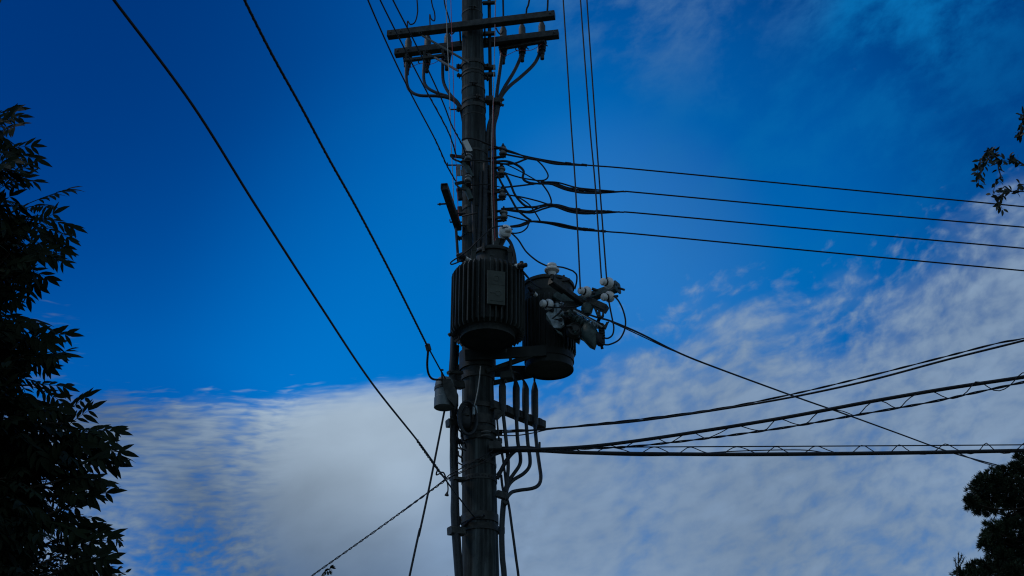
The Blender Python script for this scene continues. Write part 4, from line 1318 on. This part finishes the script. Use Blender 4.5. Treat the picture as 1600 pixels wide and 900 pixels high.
def rnd(a=1.0):
    return Vector((random.uniform(-a, a), random.uniform(-a, a), random.uniform(-a, a)))


def pinnate(mb, p, d, L, pairs=4, droop=0.35, lf=0.105, up=None):
    """compound ash leaf: a bending stalk with paired hanging leaflets and one at the end"""
    d = d.normalized()
    pts, q, dd = [], p.copy(), d.copy()
    n = pairs + 2
    for i in range(n + 1):
        pts.append(q.copy())
        dd = (dd - Z * droop / n).normalized()
        q = q + dd * L / n
    mb.tube(pts, [0.0030 - 0.0018 * i / n for i in range(n + 1)], 3)
    nrm0 = (up or (Z + rnd(.35))).normalized()
    for i in range(2, n + 1):
        t = (pts[i] - pts[i - 1]).normalized()
        s_ = t.cross(nrm0).normalized()
        size = lf * random.uniform(.66, 1.15) * (0.62 + .38 * min(1, (i - 1) / 2.5))
        for sg in (-1, 1):
            ld = (t * random.uniform(.55, .8) + s_ * sg * random.uniform(.6, .8) - Z * random.uniform(.12, .45)).normalized()
            leaflet(mb, pts[i], ld, nrm0 + rnd(.3), size, size * random.uniform(.25, .33), random.uniform(.05, .25))
    leaflet(mb, pts[-1], dd, nrm0, lf * random.uniform(.95, 1.15), lf * .34, .1)


def interp(tab, y):
    if y <= tab[0][0]:
        return tab[0][1]
    for a, b in zip(tab, tab[1:]):
        if a[0] <= y <= b[0]:
            return a[1] + (b[1] - a[1]) * (y - a[0]) / (b[0] - a[0])
    return tab[-1][1]


# --- the ash at the left
YT = 6.0
out = [(175, 22), (205, 46), (235, 50), (262, 48), (290, 58), (318, 104), (345, 112), (370, 96), (398, 92), (420, 44), (445, 38), (468, 48), (492, 62), (520, 92), (560, 98), (600, 104), (625, 98), (648, 92),
       (664, 168), (680, 186), (705, 180), (735, 160), (760, 152), (790, 155), (820, 146), (850, 150), (880, 158), (1000, 175), (1300, 120)]
base = Vector((-3.35, 6.25, 0))
ash = Thing('ash_tree', 'large dark leafy tree with long feathery leaves filling the left edge', 'tree', base)
trunk_pts = cr([base, base + Vector((.06, 0, 1.5)), base + Vector((-.05, .05, 3.0)), base + Vector((.08, -.05, 4.6)), base + Vector((.02, 0, 6.2)), base + Vector((.1, .05, 7.3))], 6)
tk = MB().tube(trunk_pts, [0.17 * (1 - .86 * (i / (len(trunk_pts) - 1)) ** 1.2) + .01 for i in range(len(trunk_pts))], 12)
crown = MB()
tips = []
# boughs that reach the visible edge of the crown
for py in (196, 212, 238, 262, 290, 318, 338, 352, 372, 392, 408, 432, 455, 478, 494, 516, 534, 556, 580, 602, 622, 646, 662, 672, 690, 708, 730, 750, 772, 795, 818, 842, 866, 890, 920, 960, 1000):
    tips.append((P(interp(out, py) - 60, py, YT + random.uniform(-.25, .3)), 1))
for k in range(330):
    py = random.uniform(190, 1120)
    b = interp(out, py) - 56
    px = b - 26 - abs(random.gauss(0, 1)) * 95 - random.uniform(0, 40)
    dpt = min(1.0, (b - px) / 160)
    tips.append((P(px, py, YT + 0.2 + random.uniform(-1.0, 1.1) * (0.25 + .75 * dpt)), 0))
for k in range(70):                      # far side of the crown, left of the frame
    a = random.uniform(0, 2 * math.pi)
    zz = random.uniform(2.2, 7.4)
    rr = random.uniform(.5, 1.7) * (1.15 - abs(zz - 4.2) / 5.5)
    tips.append((Vector((base.x - .3 + rr * math.cos(a), base.y + rr * math.sin(a), zz)), 0))
for tip, edge_ in tips:
    dq = tip - EYE
    qx, qy = 800 + FPX * dq.x / dq.dot(FW), 450 - FPX * dq.dot(UP) / dq.dot(FW)
    if not edge_ and ((qy < 230 and qx > -110) or (qy >= 230 and qx > interp(out, qy) - 80)):
        continue
    zs = max(0.9, min(7.0, tip.z - random.uniform(.25, .8)))
    k = min(range(len(trunk_pts)), key=lambda i: abs(trunk_pts[i].z - zs))
    s0 = trunk_pts[k]
    mid_ = s0.lerp(tip, .55) + Z * random.uniform(.05, .22) + rnd(.06)
    tw = cr([s0, mid_, tip], 7)
    tk.tube(tw, [0.012 * (1 - .8 * i / (len(tw) - 1)) + .0022 for i in range(len(tw))], 5)
    td = (tw[-1] - tw[-3]).normalized()
    td = (td + Vector((.15, 0, -.05))).normalized()
    nl = 4 if edge_ else 7
    for j in range(nl):
        f = 1 - j * (0.055 if edge_ else .06)
        p = tw[max(0, min(len(tw) - 1, int(round(f * (len(tw) - 1)))))].lerp(tip, .15) + rnd(.02)
        if j == 0:
            dd = td + rnd(.15) + Z * (.35 if tip.z > 5.5 else 0)
            p = tip.copy()
        else:
            dd = td * random.uniform(.2, .7) + rnd(.75) + X * .15 - Z * .1
        if edge_:
            pinnate(crown, p, dd, random.uniform(.20, .26), random.choice((4, 4, 5)), random.uniform(.15, .5), random.uniform(.085, .105), Vector((0, -1, .35)) + rnd(.35))
        else:
            pinnate(crown, p, dd, random.uniform(.16, .25), random.choice((3, 4, 4)), random.uniform(.2, .8), random.uniform(.080, .115))
ash.part('trunk', tk, M['bark'])
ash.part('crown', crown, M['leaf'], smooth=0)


# --- small-leaved shrubs and sprigs
def twig_leaves(mb, pth, n, L, w, spread=.6, jit=.02, nrm=Z, nj=.9):
    for i in range(n):
        f = (i + random.random()) / n
        k = min(len(pth) - 2, int(f * (len(pth) - 1)))
        p = pth[k].lerp(pth[k + 1], random.random())
        t = (pth[k + 1] - pth[k]).normalized()
        d = (t * random.uniform(.1, .9) + rnd(spread) - Z * .25)
        if d.length < .1:
            d = t
        leaflet(mb, p + rnd(jit) + d.normalized() * .008, d, nrm + rnd(nj), L * random.uniform(.7, 1.15), w * random.uniform(.8, 1.15), .12)


bs = Vector((P(60, 900, 9.2).x, 9.2, 0))
bush = Thing('small_leaved_tree', 'dense small-leaved bush whose top shows at the bottom left corner', 'bush', bs)
tk, cw = MB(), MB()
tk.tube([bs, bs + Z * 1.6 + X * .1, bs + Z * 3.4], [.10, .075, .03], 9)
btop = [(-260, 860), (0, 838), (60, 850), (110, 862), (150, 868), (185, 886), (205, 905), (230, 960), (240, 1100)]
for k in range(230):
    px = random.uniform(-260, 190)
    top = interp(btop, px)
    py = top + 2 + abs(random.gauss(0, 1)) * 75
    tip = P(px, py, 9.2 + random.uniform(-.8, .8))
    s0 = Vector((bs.x + random.uniform(-.1, .1), 9.2, max(1.0, min(3.3, tip.z - .5))))
    tw = cr([s0, s0.lerp(tip, .6) + Z * .1 + rnd(.05), tip], 6)
    tk.tube(tw, [.010 * (1 - .8 * i / (len(tw) - 1)) + .001 for i in range(len(tw))], 4)
    twig_leaves(cw, tw[-7:], 34, .055, .026, .7, .05)
tw = run([(120, 872), (140, 868), (158, 858), (168, 845), (176, 838), (188, 846)], 9.0)
tk.tube(tw, .0035, 5)
twig_leaves(cw, tw[-12:], 12, .06, .025, .6, .0)
bush.part('trunk', tk, M['bark'])
bush.part('crown', cw, M['leaf2'], smooth=0)

vb = Vector((P(492, 960, 8.5).x, 8.5, 0))
sap = Thing('sapling', 'tip of a small sapling just peeping in at the bottom edge left of the pole', 'sapling', vb)
tk, cw = MB(), MB()
tipv = P(519, 887, 8.5)
tw = [vb.lerp(P(495, 930, 8.5), i / 15) for i in range(16)] + cr([P(495, 930, 8.5), P(503, 900, 8.5), P(511, 891, 8.5), tipv], 6)
tk.tube(tw, [.018 * (1 - i / len(tw)) ** 1.5 + .0015 for i in range(len(tw))], 6)
twig_leaves(cw, tw[-12:], 22, .038, .017, .7, .0)
for k in range(14):
    s0 = tw[random.randint(6, 14)]
    e = s0 + Vector((random.uniform(-.4, .4), random.uniform(-.4, .4), random.uniform(0, .3)))
    e.z = min(e.z, P(500, 935, 8.5).z)
    b_ = cr([s0, s0.lerp(e, .5) + Z * .04, e], 4)
    tk.tube(b_, .004, 4)
    twig_leaves(cw, b_, 18, .05, .022, .7, .01)
sap.part('trunk', tk, M['bark'])
sap.part('crown', cw, M['leaf2'], smooth=0)

# --- broadleaf tree whose branches hang in from the right
rbse = Vector((P(1800, 600, 8.0).x + .2, 8.3, 0))
rt = Thing('broadleaf_tree', 'tree beyond the right edge reaching in with thin drooping twigs of oval leaves', 'tree', rbse)
tk, cw = MB(), MB()
rtr = cr([rbse, rbse + Vector((-.05, 0, 2.0)), rbse + Vector((.1, 0, 4.0)), rbse + Vector((.05, .1, 6.2)), rbse + Vector((.2, 0, 7.4))], 6)
tk.tube(rtr, [.15 * (1 - .85 * i / (len(rtr) - 1)) for i in range(len(rtr))], 10)
root = rbse + Vector((.05, 0, 5.4))
twl = [([(1760, 250), (1660, 262), (1625, 262), (1598, 259), (1575, 252), (1562, 250)], 24), ([(1562, 250), (1550, 242), (1542, 238), (1534, 248), (1529, 262), (1527, 272)], 30), ([(1556, 243), (1549, 236), (1545, 238)], 8),
       ([(1550, 241), (1540, 255), (1532, 272), (1528, 288)], 22), ([(1562, 250), (1560, 262), (1563, 275), (1556, 285), (1552, 300)], 13), ([(1700, 280), (1640, 297), (1600, 299), (1580, 299), (1567, 305), (1562, 316), (1566, 326)], 30),
       ([(1567, 303), (1560, 308), (1550, 303)], 8), ([(1640, 296), (1606, 290), (1592, 287)], 14), ([(1600, 258), (1585, 248), (1574, 247)], 10), ([(1580, 299), (1570, 292), (1565, 296)], 7), ([(1700, 180), (1640, 186), (1610, 185), (1594, 183)], 16),
       ([(1610, 186), (1598, 194), (1594, 205), (1592, 212)], 16), ([(1604, 186), (1598, 180), (1594, 178)], 7)]
for pix, n in twl:
    pth = run(pix, 8.2, 7.95, 6)
    if pix[0][0] >= 1690:
        pth = cr([root, root.lerp(pth[0], .5) + Z * .25, pth[0]], 5)[:-1] + pth
    tk.tube(pth, [.0055 * (1 - i / len(pth)) + .0016 for i in range(len(pth))], 5)
    twig_leaves(cw, pth[-(len(run(pix, 8.2)) - 3):], int(n * 1.35), .060, .026, 1.0, .006, Vector((0, -1, .3)), .6)
for k in range(190):                      # the rest of its crown, outside the picture
    a, ph = random.uniform(0, 2 * math.pi), random.uniform(-.7, 1.4)
    rr = random.uniform(.6, 1.75)
    tip = rbse + Vector((.75 + rr * math.cos(a) * math.cos(ph), rr * math.sin(a) * math.cos(ph), 5.6 + rr * math.sin(ph)))
    dq = tip - EYE
    if 800 + FPX * dq.x / dq.dot(FW) < 1640:
        continue
    s0 = rtr[random.randint(10, len(rtr) - 1)]
    tw = cr([s0, s0.lerp(tip, .5) + Z * .15, tip], 5)
    tk.tube(tw, [.012 * (1 - .8 * i / (len(tw) - 1)) + .0015 for i in range(len(tw))], 4)
    twig_leaves(cw, tw[-5:], 26, .06, .028, .7, .06)
rt.part('trunk', tk, M['bark'])
rt.part('crown', cw, M['leaf2'], smooth=0)


# --- conifer at the lower right
def tuft(mb, p, d, L, n):
    for i in range(n):
        dd = (d.normalized() * random.uniform(.5, 1.0) + rnd(.62)).normalized()
        s_ = dd.cross(rnd(1) + Z * .01).normalized() * L * .085
        ll = L * random.uniform(.6, 1.1)
        mb.b.faces.new([mb.b.verts.new(q) for q in (p - s_ * .5, p + s_ * .5, p + dd * ll * .6 + s_ * .6, p + dd * ll, p + dd * ll * .6 - s_ * .6)])


YP = 14.0
pb_ = Vector((P(1640, 800, YP).x, YP + .1, 0))
pine = Thing('pine_tree', 'dark conifer with ragged needle clumps at the lower right edge', 'tree', pb_)
tk, cw = MB(), MB()
ptr = cr([pb_, pb_ + Z * 2.5 + X * .1, pb_ + Z * 5 - X * .05, pb_ + Z * 7.3 + X * .05], 6)
tk.tube(ptr, [.17 * (1 - .88 * i / (len(ptr) - 1)) for i in range(len(ptr))], 10)
clumps = [  # px, py, radius px of needle clumps on bough ends
    (1606, 712, 12), (1594, 722, 15), (1615, 730, 22), (1580, 738, 15), (1603, 748, 22), (1562, 744, 15), (1541, 748, 15), (1553, 760, 18), (1528, 757, 13), (1518, 772, 15), (1513, 785, 10), (1532, 776, 17), (1549, 779, 19), (1572, 762, 18), (1590, 770, 22), (1568, 786, 15),
    (1524, 793, 9), (1541, 796, 9), (1585, 796, 16), (1610, 790, 24), (1600, 812, 20), (1572, 812, 10), (1584, 826, 18), (1560, 824, 12), (1545, 826, 13), (1538, 840, 12), (1550, 842, 15), (1534, 852, 8), (1546, 862, 10), (1562, 852, 15), (1578, 850, 16), (1600, 840, 24),
    (1562, 872, 14), (1548, 880, 13), (1532, 886, 12), (1515, 892, 14), (1500, 902, 14), (1575, 878, 17), (1592, 872, 20), (1610, 885, 26), (1585, 900, 22), (1560, 905, 24), (1535, 912, 24), (1615, 760, 24), (1640, 740, 26), (1640, 790, 30), (1640, 850, 30), (1650, 700, 20), (1635, 718, 16), (1640, 900, 30)]
for x, y, rpx in clumps:
    c = P(x + 6, y, YP + random.uniform(-.35, .35))
    rm = rpx * 0.0074
    zs = max(1.5, min(7.0, c.z - random.uniform(0, .3)))
    k = min(range(len(ptr)), key=lambda i: abs(ptr[i].z - zs))
    tw = cr([ptr[k], ptr[k].lerp(c, .6) - Z * .06 + rnd(.05), c], 5)
    tk.tube(tw, [.012 * (1 - .8 * i / (len(tw) - 1)) + .003 for i in range(len(tw))], 5)
    for i in range(int(8 + rpx * 1.6)):
        d = rnd(1)
        if d.length > 1:
            d.normalize()
        d.y *= 1.3
        p = c + d * rm * .85
        tk.tube([c, c.lerp(p, .6) + rnd(.02), p], .003, 3)
        tuft(cw, p, d + Z * .25 + X * -.1, .07, 24)
        tuft(cw, c.lerp(p, .45) + rnd(.03), d + Z * .2, .07, 16)
for k in range(120):                    # lower and far side of the crown
    zz = random.uniform(1.8, 6.6)
    a = random.uniform(-1.9, 1.9)
    rr = (7.5 - zz) * .30 * random.uniform(.5, 1)
    c = Vector((pb_.x + .25 + rr * math.cos(a), pb_.y + rr * math.sin(a), zz))
    k2 = min(range(len(ptr)), key=lambda i: abs(ptr[i].z - zz))
    tk.tube([ptr[k2], c], [.016, .004], 4)
    for i in range(12):
        d = rnd(1)
        tuft(cw, c + d * .16, d + Z * .2, .07, 10)
pine.part('trunk', tk, M['bark'])
pine.part('crown', cw, M['needle'], smooth=0)

# --- thin juniper sprig beside it
jb = Vector((P(1490, 1000, 12.0).x, 12.0, 0))
jun = Thing('juniper', 'slim juniper whose feathery tip pokes up at the bottom right, left of the pine', 'shrub', jb)
tk, cw = MB(), MB()
tw = [jb, P(1494, 905, 12), P(1497, 885, 12), P(1498, 866, 12)]
tk.tube(tw, [.03, .008, .005, .002], 6)
for (ax_, ay_, bx_, by_) in ((1496, 900, 1498, 864), (1497, 890, 1506, 873), (1496, 895, 1492, 874), (1495, 905, 1485, 897), (1498, 880, 1503, 868), (1496, 915, 1480, 905), (1500, 912, 1512, 896)):
    a, b = P(ax_, ay_, 12), P(bx_, by_, 12)
    tk.tube([a, b], .004, 4)
    for i in range(12):
        tuft(cw, a.lerp(b, i / 11), (b - a).normalized() + rnd(.15), .032, 7)
for k in range(60):
    zz = random.uniform(1.2, P(1490, 925, 12).z)
    a = random.uniform(0, 2 * math.pi)
    rr = random.uniform(.05, .35)
    c = Vector((jb.x + rr * math.cos(a), jb.y + rr * math.sin(a), zz))
    tk.tube([Vector((jb.x, jb.y, zz - .2)), c], .005, 4)
    for i in range(6):
        tuft(cw, c + rnd(.06), rnd(.4) + Z, .07, 8)
jun.part('trunk', tk, M['bark'])
jun.part('crown', cw, M['needle'], smooth=0)
